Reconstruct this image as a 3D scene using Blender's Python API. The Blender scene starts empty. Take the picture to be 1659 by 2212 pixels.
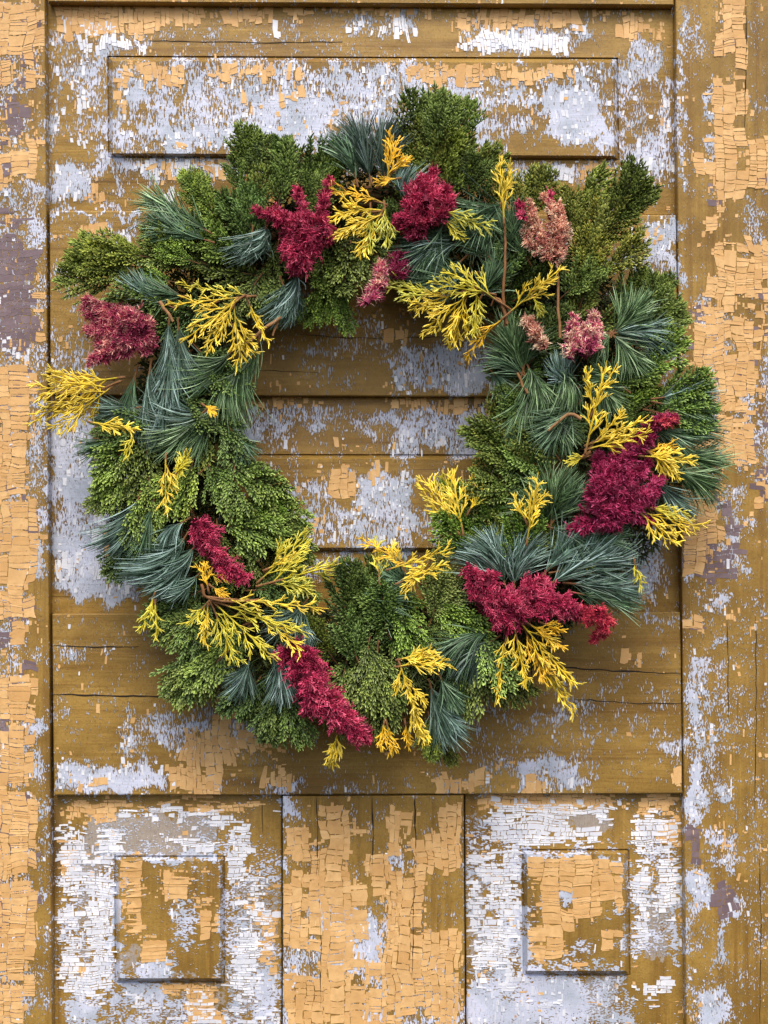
import bpy, math
import numpy as np
from mathutils import Matrix, Vector

# ------------------------------------------------------------------ camera, sky, sun
S = 0.75 / 1659.0            # metres per photo unit (photo taken as 1659 x 2212 units)
ZC = 1.32                    # height of the picture centre on the door
DIST = 1.25                  # camera distance from the door face
sc = bpy.context.scene
cam_d = bpy.data.cameras.new("camera"); cam = bpy.data.objects.new("camera", cam_d)
sc.collection.objects.link(cam); sc.camera = cam
cam.location = (0, -DIST, ZC); cam.rotation_euler = (math.radians(90), 0, 0)
cam_d.sensor_fit = 'VERTICAL'; cam_d.sensor_height = 32
cam_d.lens = 32 * DIST / (2212 * S); cam_d.clip_start = 0.02; cam_d.clip_end = 200
SUN_EL, SUN_AZ = 57.0, -10.0     # the sun stands in front of the door, high, a little to the left
w = bpy.data.worlds.new("World"); sc.world = w; w.use_nodes = True
nt = w.node_tree; bg = nt.nodes["Background"]
sky = nt.nodes.new("ShaderNodeTexSky"); sky.sky_type = 'NISHITA'; sky.sun_disc = False
sky.sun_elevation = math.radians(SUN_EL); sky.sun_rotation = math.radians(180 + SUN_AZ)
sky.air_density = 1.0; sky.dust_density = 4.0; sky.ozone_density = 1.0
nt.links.new(sky.outputs[0], bg.inputs[0]); bg.inputs[1].default_value = 0.14
sun_d = bpy.data.lights.new("sun", 'SUN'); sun_d.energy = 1.55; sun_d.angle = math.radians(28)
sun_d.color = (1.0, 0.95, 0.87)
sun = bpy.data.objects.new("sun", sun_d); sc.collection.objects.link(sun)
el, az = math.radians(SUN_EL), math.radians(SUN_AZ)
sdir = Vector((math.sin(az) * math.cos(el), -math.cos(az) * math.cos(el), math.sin(el)))
sun.rotation_euler = sdir.to_track_quat('Z', 'Y').to_euler(); sun.location = sdir * 5
sc.view_settings.view_transform = 'Standard'; sc.view_settings.look = 'None'
sc.view_settings.gamma = 1.0; sc.view_settings.exposure = 0.70
sc.view_settings.use_curve_mapping = False
sc.render.engine = 'CYCLES'
sc.cycles.max_bounces = 6

COL = sc.collection
rng = np.random.default_rng(11)

# ------------------------------------------------------------------ helpers
def PX(px, py, d):
    """photo position at depth d (metres in front of the door plane) -> world points"""
    px = np.asarray(px, float); py = np.asarray(py, float); d = np.asarray(d, float)
    f = (DIST - d) / DIST
    return np.stack([(px - 829.5) * S * f, -d + 0 * px, ZC + (1106 - py) * S * f], -1)

_tabs = {}
def vnoise(x, y, scale, seed):
    if seed not in _tabs: _tabs[seed] = np.random.default_rng(seed).random((256, 256))
    t = _tabs[seed]
    x = np.asarray(x, float) / scale; y = np.asarray(y, float) / scale
    xi = np.floor(x).astype(int); yi = np.floor(y).astype(int)
    fx = x - xi; fy = y - yi
    fx = fx * fx * (3 - 2 * fx); fy = fy * fy * (3 - 2 * fy)
    g = lambda a, b: t[(yi + b) % 256, (xi + a) % 256]
    return (g(0, 0) * (1 - fx) + g(1, 0) * fx) * (1 - fy) + (g(0, 1) * (1 - fx) + g(1, 1) * fx) * fy

class Buf:
    """collects vertices, faces and one float per vertex, and links them as ONE mesh"""
    def __init__(s): s.v = []; s.f3 = []; s.f4 = []; s.t = []; s.n = 0
    def add(s, v, quads=None, tris=None, tint=None):
        v = np.asarray(v, float).reshape(-1, 3)
        if quads is not None and len(quads): s.f4.append(np.asarray(quads).reshape(-1, 4) + s.n)
        if tris is not None and len(tris): s.f3.append(np.asarray(tris).reshape(-1, 3) + s.n)
        s.t.append(np.zeros(len(v)) if tint is None else np.broadcast_to(np.asarray(tint, float).reshape(-1), (len(v),)))
        s.v.append(v); s.n += len(v)
    def mesh(s, name, mat, smooth=False, extra=None):
        v = np.concatenate(s.v)
        q = np.concatenate(s.f4) if s.f4 else np.zeros((0, 4), int)
        t = np.concatenate(s.f3) if s.f3 else np.zeros((0, 3), int)
        me = bpy.data.meshes.new(name)
        me.vertices.add(len(v)); me.vertices.foreach_set("co", v.astype(np.float32).ravel())
        idx = np.concatenate([q.ravel(), t.ravel()]).astype(np.int32)
        me.loops.add(len(idx)); me.loops.foreach_set("vertex_index", idx)
        me.polygons.add(len(q) + len(t))
        st = np.concatenate([np.arange(len(q)) * 4, len(q) * 4 + np.arange(len(t)) * 3]).astype(np.int32)
        me.polygons.foreach_set("loop_start", st)
        me.polygons.foreach_set("use_smooth", np.full(len(q) + len(t), bool(smooth)))
        at = me.attributes.new("tint", 'FLOAT', 'POINT')
        at.data.foreach_set("value", np.concatenate(s.t).astype(np.float32))
        if extra is not None:
            for k, a in extra.items():
                e = me.attributes.new(k, 'FLOAT', 'POINT'); e.data.foreach_set("value", a.astype(np.float32))
        me.materials.append(mat); me.update(calc_edges=True); me.validate()
        return me

def obj(name, me, parent=None, mat=None, pinv=None):
    o = bpy.data.objects.new(name, me); COL.objects.link(o)
    if parent is not None:
        o.parent = parent
        o.matrix_parent_inverse = pinv if pinv is not None else Matrix.Identity(4)
    return o

def tubes(C, R, T, sides=3, seed=0):
    """N centre lines (N,K,3), radii (N,K), tints (N,K) -> verts, quads, tints of N thin tubes"""
    N, K, _ = C.shape
    r = np.random.default_rng(seed)
    tg = np.gradient(C, axis=1); tg /= np.linalg.norm(tg, axis=2, keepdims=True) + 1e-12
    ref = r.normal(size=(N, 1, 3)); ref = np.broadcast_to(ref, tg.shape)
    n1 = np.cross(tg, ref); n1 /= np.linalg.norm(n1, axis=2, keepdims=True) + 1e-12
    n2 = np.cross(tg, n1)
    a = np.arange(sides) * 2 * np.pi / sides
    V = C[:, :, None, :] + R[:, :, None, None] * (np.cos(a)[None, None, :, None] * n1[:, :, None, :] + np.sin(a)[None, None, :, None] * n2[:, :, None, :])
    base = (np.arange(N) * K * sides)[:, None, None]
    k = np.arange(K - 1)[None, :, None] * sides; j = np.arange(sides)[None, None, :]; j2 = (j + 1) % sides
    q = np.stack([base + k + j, base + k + j2, base + k + sides + j2, base + k + sides + j], -1).reshape(-1, 4)
    return V.reshape(-1, 3), q, np.repeat(T.reshape(-1), sides)

# ------------------------------------------------------------------ node helpers
def mat_new(name):
    m = bpy.data.materials.new(name); m.use_nodes = True
    return m, m.node_tree.nodes, m.node_tree.links, m.node_tree.nodes["Principled BSDF"]
def nd(n, typ, **kw):
    x = n.new(typ)
    for k, v in kw.items(): setattr(x, k, v)
    return x
def math_n(n, l, op, a, b=None, clamp=False):
    x = nd(n, "ShaderNodeMath", operation=op, use_clamp=clamp)
    for i, s_ in enumerate((a, b)):
        if s_ is None: continue
        if isinstance(s_, (int, float)): x.inputs[i].default_value = s_
        else: l.new(s_, x.inputs[i])
    return x.outputs[0]
def mix_c(n, l, f, a, b, typ='MIX'):
    x = nd(n, "ShaderNodeMix", data_type='RGBA', blend_type=typ)
    for i, s_ in ((0, f), (6, a), (7, b)):
        if isinstance(s_, (int, float)): x.inputs[i].default_value = s_
        elif isinstance(s_, tuple): x.inputs[i].default_value = (*s_, 1)
        else: l.new(s_, x.inputs[i])
    return x.outputs[2]
def noise_n(n, l, co, scale, detail=3, rough=0.55, mapping=None, off=(0, 0, 0)):
    if mapping:
        mp = nd(n, "ShaderNodeMapping"); mp.inputs['Scale'].default_value = mapping; mp.inputs['Location'].default_value = off
        l.new(co, mp.inputs[0]); co = mp.outputs[0]
    x = nd(n, "ShaderNodeTexNoise"); x.inputs['Scale'].default_value = scale
    x.inputs['Detail'].default_value = detail; x.inputs['Roughness'].default_value = rough
    l.new(co, x.inputs['Vector']); return x.outputs[0]
def ramp_n(n, l, f, a, b, lo=0.0, hi=1.0):
    x = nd(n, "ShaderNodeMapRange", interpolation_type='SMOOTHSTEP')
    x.inputs[1].default_value = a; x.inputs[2].default_value = b; x.inputs[3].default_value = lo; x.inputs[4].default_value = hi
    l.new(f, x.inputs[0]); return x.outputs[0]
def attr_n(n, name):
    x = nd(n, "ShaderNodeAttribute"); x.attribute_name = name; return x.outputs['Fac']
def srgb(r, g, b):
    f = lambda c: (c / 255 / 12.92) if c / 255 <= 0.04045 else ((c / 255 + 0.055) / 1.055) ** 2.4
    return (f(r), f(g), f(b))

# ------------------------------------------------------------------ paint materials
def door_material(name, grain, streak):
    """bare ochre wood with remains of the lavender-white primer; grain 'h'/'v', streak = size of the paint specks (m)"""
    m, n, l, bs = mat_new(name)
    co = nd(n, "ShaderNodeTexCoord").outputs['Object']
    gs = (3.0, 30, 75) if grain == 'h' else (75, 30, 3.0)
    g1 = noise_n(n, l, co, 1.0, 5, 0.62, gs)
    gs2 = (14, 60, 300) if grain == 'h' else (300, 60, 14)
    g2 = noise_n(n, l, co, 1.0, 3, 0.6, gs2, (3, 1, 7))
    blot = noise_n(n, l, co, 9.0, 5, 0.65, (1, 1, 1.3))
    fine = noise_n(n, l, co, 420, 3, 0.6)
    c = mix_c(n, l, ramp_n(n, l, blot, 0.36, 0.66), srgb(134, 104, 46), srgb(166, 132, 64))
    c = mix_c(n, l, ramp_n(n, l, g1, 0.46, 0.70, 0, 0.75), c, srgb(118, 84, 34))
    c = mix_c(n, l, ramp_n(n, l, g2, 0.50, 0.75, 0, 0.3), c, srgb(194, 152, 72))
    c = mix_c(n, l, ramp_n(n, l, fine, 0.48, 0.72, 0, 0.5), c, srgb(120, 86, 36))
    dk = noise_n(n, l, co, 1.0, 2, 0.5, (5, 20, 300) if grain == 'h' else (300, 20, 5), (11, 5, 2))
    c = mix_c(n, l, ramp_n(n, l, dk, 0.68, 0.75, 0, 0.6), c, srgb(74, 46, 14))
    stn = noise_n(n, l, co, 1.0, 5, 0.6, (6, 10, 26) if grain == 'h' else (26, 10, 6), (4, 3, 1))
    c = mix_c(n, l, ramp_n(n, l, stn, 0.56, 0.72, 0, 0.6), c, srgb(92, 72, 40))
    # weathered grey bare wood
    gw = attr_n(n, "weather")
    gm = math_n(n, l, 'ADD', gw, math_n(n, l, 'MULTIPLY', math_n(n, l, 'SUBTRACT', noise_n(n, l, co, 230, 3), 0.5), 1.6))
    gmask = ramp_n(n, l, gm, 0.42, 0.58)
    gcol = mix_c(n, l, noise_n(n, l, co, 1.0, 3, 0.6, (900, 400, 260)), srgb(118, 100, 82), srgb(186, 176, 164))
    c = mix_c(n, l, gmask, c, gcol)
    # primer
    d = attr_n(n, "primer")
    n1 = noise_n(n, l, co, 1.0, 2.0, 0.5, (1 / streak[0], 200, 1 / streak[1]))
    n1b = noise_n(n, l, co, 1.0, 2.0, 0.5, (0.42 / streak[0], 200, 0.5 / streak[1]), (5, 2, 9))
    n2 = noise_n(n, l, co, 48, 4, 0.6)
    a = math_n(n, l, 'MULTIPLY', math_n(n, l, 'SUBTRACT', n1, 0.5), 2.0)
    b = math_n(n, l, 'MULTIPLY', math_n(n, l, 'SUBTRACT', n1b, 0.5), 1.1)
    cc = math_n(n, l, 'MULTIPLY', math_n(n, l, 'SUBTRACT', n2, 0.5), 1.5)
    tot = math_n(n, l, 'ADD', math_n(n, l, 'ADD', d, a), math_n(n, l, 'ADD', b, cc))
    pm = ramp_n(n, l, tot, 0.48, 0.56)
    pcol = mix_c(n, l, ramp_n(n, l, noise_n(n, l, co, 26, 3), 0.35, 0.65), srgb(176, 184, 198), srgb(206, 210, 228))
    pcol = mix_c(n, l, ramp_n(n, l, noise_n(n, l, co, 1.0, 2, 0.5, (800, 300, 200), (2, 8, 1)), 0.55, 0.72, 0, 0.55), pcol, srgb(150, 140, 130))
    c = mix_c(n, l, pm, c, pcol)
    l.new(c, bs.inputs['Base Color'])
    l.new(ramp_n(n, l, pm, 0, 1, 0.52, 0.62), bs.inputs['Roughness'])
    bs.inputs['Specular IOR Level'].default_value = 0.35
    h = math_n(n, l, 'ADD', math_n(n, l, 'MULTIPLY', pm, 1.0), math_n(n, l, 'MULTIPLY', g2, 0.35))
    h = math_n(n, l, 'ADD', h, math_n(n, l, 'MULTIPLY', n1, 0.25))
    bp = nd(n, "ShaderNodeBump"); bp.inputs['Strength'].default_value = 1.0; bp.inputs['Distance'].default_value = 0.0012
    l.new(h, bp.inputs['Height']); l.new(bp.outputs[0], bs.inputs['Normal'])
    return m

def chip_material(name, dark, light, rough, spots=None):
    m, n, l, bs = mat_new(name)
    co = nd(n, "ShaderNodeTexCoord").outputs['Object']
    c = mix_c(n, l, attr_n(n, "tint"), dark, light)
    nz = noise_n(n, l, co, 160, 3)
    c = mix_c(n, l, ramp_n(n, l, nz, 0.40, 0.75, 0, 0.5), c, spots if spots else dark)
    c = mix_c(n, l, ramp_n(n, l, noise_n(n, l, co, 34, 4, .6), 0.42, 0.7, 0, 0.45), c, spots if spots else dark)
    l.new(c, bs.inputs['Base Color']); bs.inputs['Roughness'].default_value = rough
    bs.inputs['Specular IOR Level'].default_value = 0.4
    bp = nd(n, "ShaderNodeBump"); bp.inputs['Strength'].default_value = 0.5; bp.inputs['Distance'].default_value = 0.0004
    l.new(noise_n(n, l, co, 420, 3), bp.inputs['Height']); l.new(bp.outputs[0], bs.inputs['Normal'])
    return m

M_H = door_material("wood_across", 'h', (0.0009, 0.0038))
M_V = door_material("wood_upright", 'v', (0.0011, 0.0030))
M_L = door_material("wood_lower_panel", 'v', (0.0026, 0.0015))
M_PEACH = chip_material("peach_paint", srgb(206, 158, 96), srgb(232, 190, 130), 0.6, srgb(194, 148, 92))
M_WHITE = chip_material("white_paint", srgb(204, 206, 216), srgb(246, 246, 248), 0.38)
M_PURPLE = chip_material("mauve_paint", srgb(104, 86, 90), srgb(136, 118, 122), 0.6)
M_DARK, _n, _l, _b = mat_new("dark_gap_shade"); _b.inputs['Base Color'].default_value = (0.02, 0.012, 0.006, 1); _b.inputs['Roughness'].default_value = 0.9  # near-black colour stands in for the shade in joints and cracks
_nz = noise_n(_n, _l, nd(_n, "ShaderNodeTexCoord").outputs['Object'], 60); _l.new(mix_c(_n, _l, _nz, (0.012, 0.007, 0.004), (0.035, 0.02, 0.01)), _b.inputs['Base Color'])

# ------------------------------------------------------------------ where the old paint survives (x0, y0, x1, y1, strength)
PRIMER = [
 # top panel, left and top border
 (108,100,235,180,.55),(108,120,140,330,.5),(150,150,235,330,.48),(108,365,205,430,.85),(200,330,250,380,.7),(190,85,320,118,.6),
 (108,60,175,110,.55),(112,245,160,300,.55),(190,255,235,300,.75),
 (330,60,660,95,.2),(740,30,910,75,.5),(990,50,1275,112,.55),(575,40,640,80,.4),(830,16,905,32,.7),
 # field
 (240,130,700,330,.57),(265,180,325,228,.95),(340,262,700,328,.98),(490,190,660,262,.9),(560,170,800,255,.72),(600,200,720,300,.95),
 (700,140,930,280,.75),(360,150,560,200,.62),(640,280,900,320,.7),
 (940,150,1000,200,.62),(960,185,1160,232,.72),(1000,250,1155,290,.66),(1015,298,1100,336,.72),(1172,190,1300,308,1.05),(1150,140,1330,200,.55),
 (1270,150,1330,260,.55),(1290,290,1340,335,.8),(880,170,1130,185,.6),
 # right border
 (1335,85,1432,180,.78),(1332,170,1360,300,.6),(1420,170,1452,390,.72),(1335,285,1450,400,.72),(1360,160,1420,300,.38),
 # bottom border
 (235,338,520,372,.72),(240,360,256,425,.6),(318,365,336,402,.75),(1095,345,1330,392,.66),(600,340,1000,380,.5),
 (108,456,300,468,.72),(200,500,292,540,.68),(150,498,210,512,.5),(280,470,300,540,.5),
 # upper rail
 (1378,470,1462,568,.9),(1340,545,1465,600,.6),(1400,700,1465,790,.65),(590,735,830,770,.42),(640,780,720,800,.4),(850,745,1080,854,.72),(930,790,1080,854,.85),(690,700,830,760,.32),
 (110,560,180,620,.35),(110,720,200,860,.3),
 # middle panel
 (112,895,215,1090,.9),(112,1080,330,1302,.85),(215,980,300,1080,.6),
 (505,882,700,942,.66),(700,890,850,950,.45),(840,885,1050,985,.72),(1000,880,1060,980,.8),
 (600,1045,725,1160,.48),(760,1020,895,1125,.88),(720,1100,900,1190,.68),(650,1110,770,1180,.5),(735,1212,800,1246,.85),(640,1190,740,1240,.4),(530,940,640,1010,.3),
 (1355,1140,1432,1300,.7),(1330,1050,1420,1150,.4),(870,1100,960,1180,.5),
 # lower rail
 (130,1398,245,1424,.48),(120,1525,150,1560,.6),(260,1540,560,1620,.47),(125,1648,365,1712,.98),(440,1650,480,1700,.7),(555,1672,650,1712,.55),(330,1575,420,1600,.5),
 (1000,1480,1470,1600,.16),(1000,1560,1300,1680,.22),(1120,1630,1268,1712,.72),(1415,1588,1472,1642,.62),(950,1668,1060,1712,.42),(1030,1530,1080,1550,.55),(1180,1500,1280,1560,.42),(1400,1330,1470,1350,.5),(700,1680,780,1712,.45),
 # lower left panel
 (185,1760,470,1850,.3),(300,1838,470,1858,.95),(248,1890,262,2115,1.0),(250,2112,372,2162,.9),(138,2150,205,2240,.9),(285,2075,375,2118,.95),(555,2085,606,2250,.85),(365,1940,432,2042,.55),
 (125,1770,260,2140,.35),(480,1790,600,2160,.4),(200,2160,540,2260,.62),(470,1850,485,2110,.65),
 # mullion
 (612,1718,638,1762,.85),(612,1760,640,2212,.5),(720,1965,815,2110,.92),(830,1845,872,1892,.85),(675,1935,725,2005,.75),(610,2030,700,2120,.55),(780,2080,1000,2212,.45),(815,1940,850,2060,.6),(850,2130,1000,2250,.5),(760,2150,830,2212,.6),
 # lower right panel
 (1132,1826,1250,1858,.95),(1108,1965,1142,2110,.92),(1012,2095,1260,2260,.97),(1240,2105,1365,2215,.68),(1210,1928,1242,1958,1.0),(1250,1850,1360,1862,.5),(1010,1760,1130,2100,.4),(1360,1750,1470,2060,.42),(1455,1900,1472,2080,.85),(1200,2040,1290,2060,.6),(1150,2060,1330,2100,.45),(1340,1850,1356,2100,.6),
 # left stile
 (62,100,96,190,.5),(58,400,98,560,.62),(45,500,96,545,.55),(70,560,98,760,.5),(0,745,98,812,.62),(62,800,98,1090,.55),(66,1095,98,1240,.75),(0,820,62,1240,.42),(-150,0,70,2300,.38),(50,1400,98,1430,.5),(55,1540,98,1690,.55),(85,1600,104,2212,.4),(0,1690,60,1720,.5),(0,1830,80,1860,.5),
 # right stile
 (1462,20,1480,420,.66),(1480,40,1530,120,.42),(1524,150,1546,260,.62),(1518,290,1546,370,.75),(1462,580,1480,800,.5),(1505,640,1545,720,.7),(1530,700,1562,1000,.62),(1590,840,1630,1010,.6),(1640,740,1720,1060,.5),(1480,1100,1500,1250,.6),(1555,1060,1610,1250,.5),
 (1530,1295,1565,1330,.75),(1484,1420,1522,1640,.7),(1530,1420,1562,1680,.5),(1484,1626,1522,1790,.92),(1548,1684,1586,1724,.9),(1542,1800,1582,1878,.72),(1488,1880,1530,1965,.92),(1580,1955,1622,1985,.9),(1556,1980,1572,2080,.7),(1508,2130,1572,2250,.9),(1470,1250,1659,2212,.14),(1484,1960,1500,2212,.6),(1600,420,1660,560,.35),(1540,1380,1580,1400,.6),
]
PEACH = [
 # left stile
 (-150,0,92,200,.95),(-150,200,28,280,.7),(58,215,92,400,.95),(-150,325,88,405,.82),(-150,285,20,330,.6),(24,270,60,330,.35),(-150,462,42,492,.75),(78,590,93,740,.85),(-150,790,70,1080,.95),(62,830,84,1000,.6),(-150,1080,82,1272,.98),(-150,1272,66,1345,.8),(22,1340,46,1392,.75),(-150,1400,40,1445,.5),(-150,1450,80,1562,.92),(-150,1562,78,1700,.95),(-150,1700,74,1900,.97),(-150,1900,76,2300,.97),
 # right stile
 (1543,-200,1612,118,.95),(1588,108,1606,175,.85),(1544,168,1604,428,.97),(1602,283,1720,412,.92),(1498,320,1536,382,.85),(1532,175,1552,425,.7),(1478,355,1505,380,.7),(1526,400,1566,432,.6),(1532,440,1565,500,.75),(1540,512,1720,600,.82),(1520,580,1640,700,.85),(1488,640,1640,800,.86),(1530,780,1640,905,.92),(1490,900,1625,1010,.9),(1630,620,1720,760,.5),(1620,990,1720,1090,.75),(1480,1040,1562,1110,.9),(1480,1105,1556,1245,.93),(1600,1090,1625,1130,.6),(1492,1334,1522,1362,1.0),(1505,1500,1512,1515,.7),(1500,1865,1518,1895,.85),(1575,1920,1600,1935,.8),
 # top panel
 (118,14,330,76,.92),(330,12,660,42,.85),(300,20,370,52,.85),(380,20,410,55,.8),(990,14,1275,62,.8),(1335,42,1445,86,.9),(1275,20,1330,50,.45),(660,12,990,26,.6),
 (300,120,392,182,.8),(240,118,300,145,.6),(250,150,266,245,.8),(455,125,665,165,.6),(520,196,532,222,.85),(608,200,622,232,.8),(634,203,650,216,.8),(880,134,1240,176,.8),(1080,160,1110,190,.6),(700,128,880,150,.4),(380,306,398,322,1),
 (305,336,512,366,.68),(1250,345,1330,372,.9),(1120,345,1170,372,.6),(185,385,215,425,.55),
 (1392,492,1402,520,1),(1410,488,1420,535,1),(170,495,250,505,.7),
 # middle
 (505,862,700,884,.72),(840,862,1072,890,.75),(720,1015,765,1062,.9),(655,1110,702,1160,.85),(760,1090,790,1140,.6),(800,1000,850,1030,.6),(830,715,880,742,.7),(1150,1290,1470,1310,.0),(225,1150,236,1200,.8),(255,1280,262,1292,1),
 # lower rail
 (468,1545,522,1570,.95),(398,1578,502,1650,.92),(505,1586,612,1622,.75),(362,1652,478,1720,.92),(560,1672,636,1706,.8),(165,1682,230,1696,.8),(1130,1678,1182,1722,.95),(956,1668,1045,1706,.8),(1448,1668,1472,1692,.95),(1346,1412,1356,1440,1),(1370,1420,1382,1440,1),(130,1610,160,1640,.5),(1120,1640,1200,1660,.45),
 # lower left panel
 (122,1732,255,1770,.72),(250,1730,420,1742,.6),(392,1732,525,1760,.8),(530,1860,598,2000,.45),(572,1960,606,2110,.7),(345,2118,475,2165,.72),(395,2155,485,2215,.7),(130,1760,160,1900,.5),(480,1730,560,1745,.5),(150,2090,190,2110,.9),
 (256,1852,312,2024,.97),(340,1884,418,1946,.9),(300,1922,352,1948,.8),(428,1930,468,2025,.85),(308,2030,352,2078,.95),(424,1864,446,1890,.8),(335,1960,362,1980,.8),(262,2004,345,2022,.9),
 # mullion
 (616,1782,668,1870,.95),(700,1746,770,1905,.96),(664,1800,700,1900,.7),(612,1880,785,2065,.88),(838,1745,884,1840,.9),(880,1795,942,1905,.9),(948,1735,1002,1885,.92),(828,1890,930,2010,.92),(806,1880,880,1960,.8),(612,2105,700,2260,.92),(690,2060,830,2212,.72),(820,2000,1000,2110,.92),(860,2100,1002,2200,.86),(940,2180,1002,2260,.9),(820,2100,870,2230,.85),(780,1850,835,1900,.6),
 # lower right panel
 (1035,1716,1322,1746,.85),(1386,1712,1468,1762,.88),(1425,1745,1470,1830,.72),(1140,1850,1342,2000,.98),(1145,1990,1250,2085,.98),(1250,2005,1300,2032,.5),(1300,1990,1335,2064,.9),(1220,2064,1300,2110,.6),(1010,1830,1080,1850,.5),(1050,1800,1075,1830,.6),(1068,1900,1078,1960,.7),
]
HOLES = [(1210,1925,1244,1960,1),(1235,1990,1300,2062,.9),(1308,1952,1332,2000,.9),(1318,2040,1352,2110,1),(310,1950,360,2010,.7),(930,1890,1002,2000,.95),(1218,2010,1236,2040,.7)]
PURPLE = [
 (34,122,60,200,.95),(8,208,62,284,.95),(8,338,32,388,.9),(48,342,64,384,.8),(-40,438,22,462,.9),(22,462,54,492,.85),(-150,505,82,762,.98),(10,120,26,136,.8),(-20,1352,16,1392,.9),(50,1420,66,1460,.6),
 (1522,394,1552,434,.85),(1535,505,1552,540,.6),(1508,655,1530,700,.6),(1600,860,1625,905,.7),(1570,730,1585,770,.4),(1562,1080,1606,1240,.95),(1516,1176,1606,1254,.92),(1620,1000,1720,1080,.6),(1486,1782,1519,1872,.95),(1528,1906,1604,1982,.9),(1560,1975,1580,1995,.6),(1496,1375,1510,1390,.5),(1590,640,1620,680,.5),(1640,880,1700,940,.6),(1525,1060,1560,1090,.5),
]
WHITE = [
 # top panel slivers
 (130,32,146,62,.9),(174,38,218,78,.9),(230,52,256,80,.85),(155,84,200,122,.95),(200,88,322,108,.8),(575,24,606,82,.62),(620,44,642,62,.85),(742,46,800,66,.85),(780,56,836,84,.9),(840,40,912,82,.55),(990,88,1040,106,.8),(1028,66,1240,120,.92),(1230,48,1278,84,.85),(1335,90,1440,170,.5),(1335,160,1400,240,.42),(1425,210,1450,300,.6),(1360,340,1400,400,.75),
 (244,360,256,380,.9),(290,350,330,376,.7),(325,372,338,394,.9),(360,352,520,372,.58),(520,365,535,388,.95),(1120,360,1240,392,.75),(1360,300,1390,340,.5),(360,415,385,440,.9),(160,95,240,260,.35),
 (112,1080,330,1300,.45),(112,940,200,1060,.4),(840,900,1050,960,.42),(510,890,680,930,.42),(120,405,200,425,.6),
 # lower left panel
 (132,1780,182,2148,.85),(182,1885,250,2150,.97),(215,1788,268,1892,.88),(255,1744,382,1764,.88),(388,1748,478,1766,.9),(432,1768,528,1792,.9),(340,1806,402,1817,.97),(378,1812,472,1840,.9),(485,1790,545,1920,.82),(530,1870,592,1990,.72),(500,2000,560,2160,.86),(490,2090,600,2250,.62),(200,2135,540,2185,.55),(550,1740,590,1790,.2),(165,1765,190,1790,.7),(575,2000,600,2060,.6),(355,2170,560,2250,.45),
 # lower right panel
 (1045,1738,1235,1830,.96),(1080,1760,1140,1890,.97),(1225,1736,1330,1765,.85),(1230,1790,1300,1815,.9),(1012,1820,1082,2100,.72),(1040,1860,1135,1990,.96),(1045,1980,1110,2100,.84),(1072,2090,1130,2140,.72),(1020,2060,1060,2150,.5),(1366,1766,1462,1850,.86),(1400,1738,1430,1770,.85),(1374,1845,1404,2060,.85),(1420,1852,1462,1970,.95),(1172,2155,1212,2180,.8),(1414,2108,1458,2142,.95),(1385,2130,1420,2170,.4),(1250,1820,1290,1835,.6),
]
WEATHER = [(180,1760,470,1852,.9),(170,1790,220,1900,.8),(160,1900,200,2140,.6),(1235,1752,1325,1800,.9),(1385,1940,1445,2070,.85),(1250,2100,1340,2212,.7),(500,1900,600,2200,.55),(1010,1820,1060,2110,.55),(250,2100,600,2212,.45),(640,700,840,800,.0),(1355,1960,1380,2060,.5),(1000,1760,1060,1800,.4),(255,2030,300,2110,.6),(330,2070,420,2120,.4)]

GX0, GY0, GS = -340, -360, 3.0
_gx = np.arange(GX0, 2040, GS); _gy = np.arange(GY0, 2700, GS)
def raster(blobs, soft=17.0):
    F = np.zeros((len(_gy), len(_gx)))
    for x0, y0, x1, y1, v in blobs:
        if v <= 0: continue
        hx, hy = (x1 - x0) / 2, (y1 - y0) / 2
        so = min(soft, 0.9 * min(hx, hy))
        i0 = np.searchsorted(_gx, x0 - 30); i1 = np.searchsorted(_gx, x1 + 30)
        j0 = np.searchsorted(_gy, y0 - 30); j1 = np.searchsorted(_gy, y1 + 30)
        X, Y = np.meshgrid(_gx[i0:i1], _gy[j0:j1])
        r = 0.45 * min(hx, hy)
        qx = np.abs(X - (x0 + x1) / 2) - hx + r; qy = np.abs(Y - (y0 + y1) / 2) - hy + r
        sd = np.hypot(np.maximum(qx, 0), np.maximum(qy, 0)) + np.minimum(np.maximum(qx, qy), 0) - r
        t = np.clip(0.5 - sd / (2 * so), 0, 1); t = t * t * (3 - 2 * t)
        F[j0:j1, i0:i1] = np.maximum(F[j0:j1, i0:i1], v * t)
    return F
R_PRIMER, R_PEACH, R_HOLE, R_PURPLE, R_WHITE, R_WEATHER = [raster(b) for b in (PRIMER, PEACH, HOLES, PURPLE, WHITE, WEATHER)]
def sample(F, x, y, warp=9.0, seed=40):
    x = np.asarray(x, float); y = np.asarray(y, float)
    wx = x + (vnoise(x, y, 34, seed) - .5) * 2 * warp + (vnoise(x, y, 13, seed + 1) - .5) * warp
    wy = y + (vnoise(x, y, 34, seed + 2) - .5) * 2 * warp + (vnoise(x, y, 13, seed + 3) - .5) * warp
    i = np.clip(((wx - GX0) / GS).round().astype(int), 0, F.shape[1] - 1)
    j = np.clip(((wy - GY0) / GS).round().astype(int), 0, F.shape[0] - 1)
    return F[j, i]

# ------------------------------------------------------------------ the door
DOOR_Z = ZC + (1106 - 2620) * S
door = bpy.data.objects.new("wooden_door", None); COL.objects.link(door); door.location = (0, 0.02, DOOR_Z)
door["label"] = "old panelled wooden door with peeling peach and white paint behind the wreath"; door["category"] = "door"; door["kind"] = "thing"
DINV = Matrix.Translation(-Vector(door.location))
LE = lambda y: 97 + 0.0070 * y            # right edge of the left stile
RE = lambda y: 1459 + 0.0105 * y          # left edge of the right stile

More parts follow.
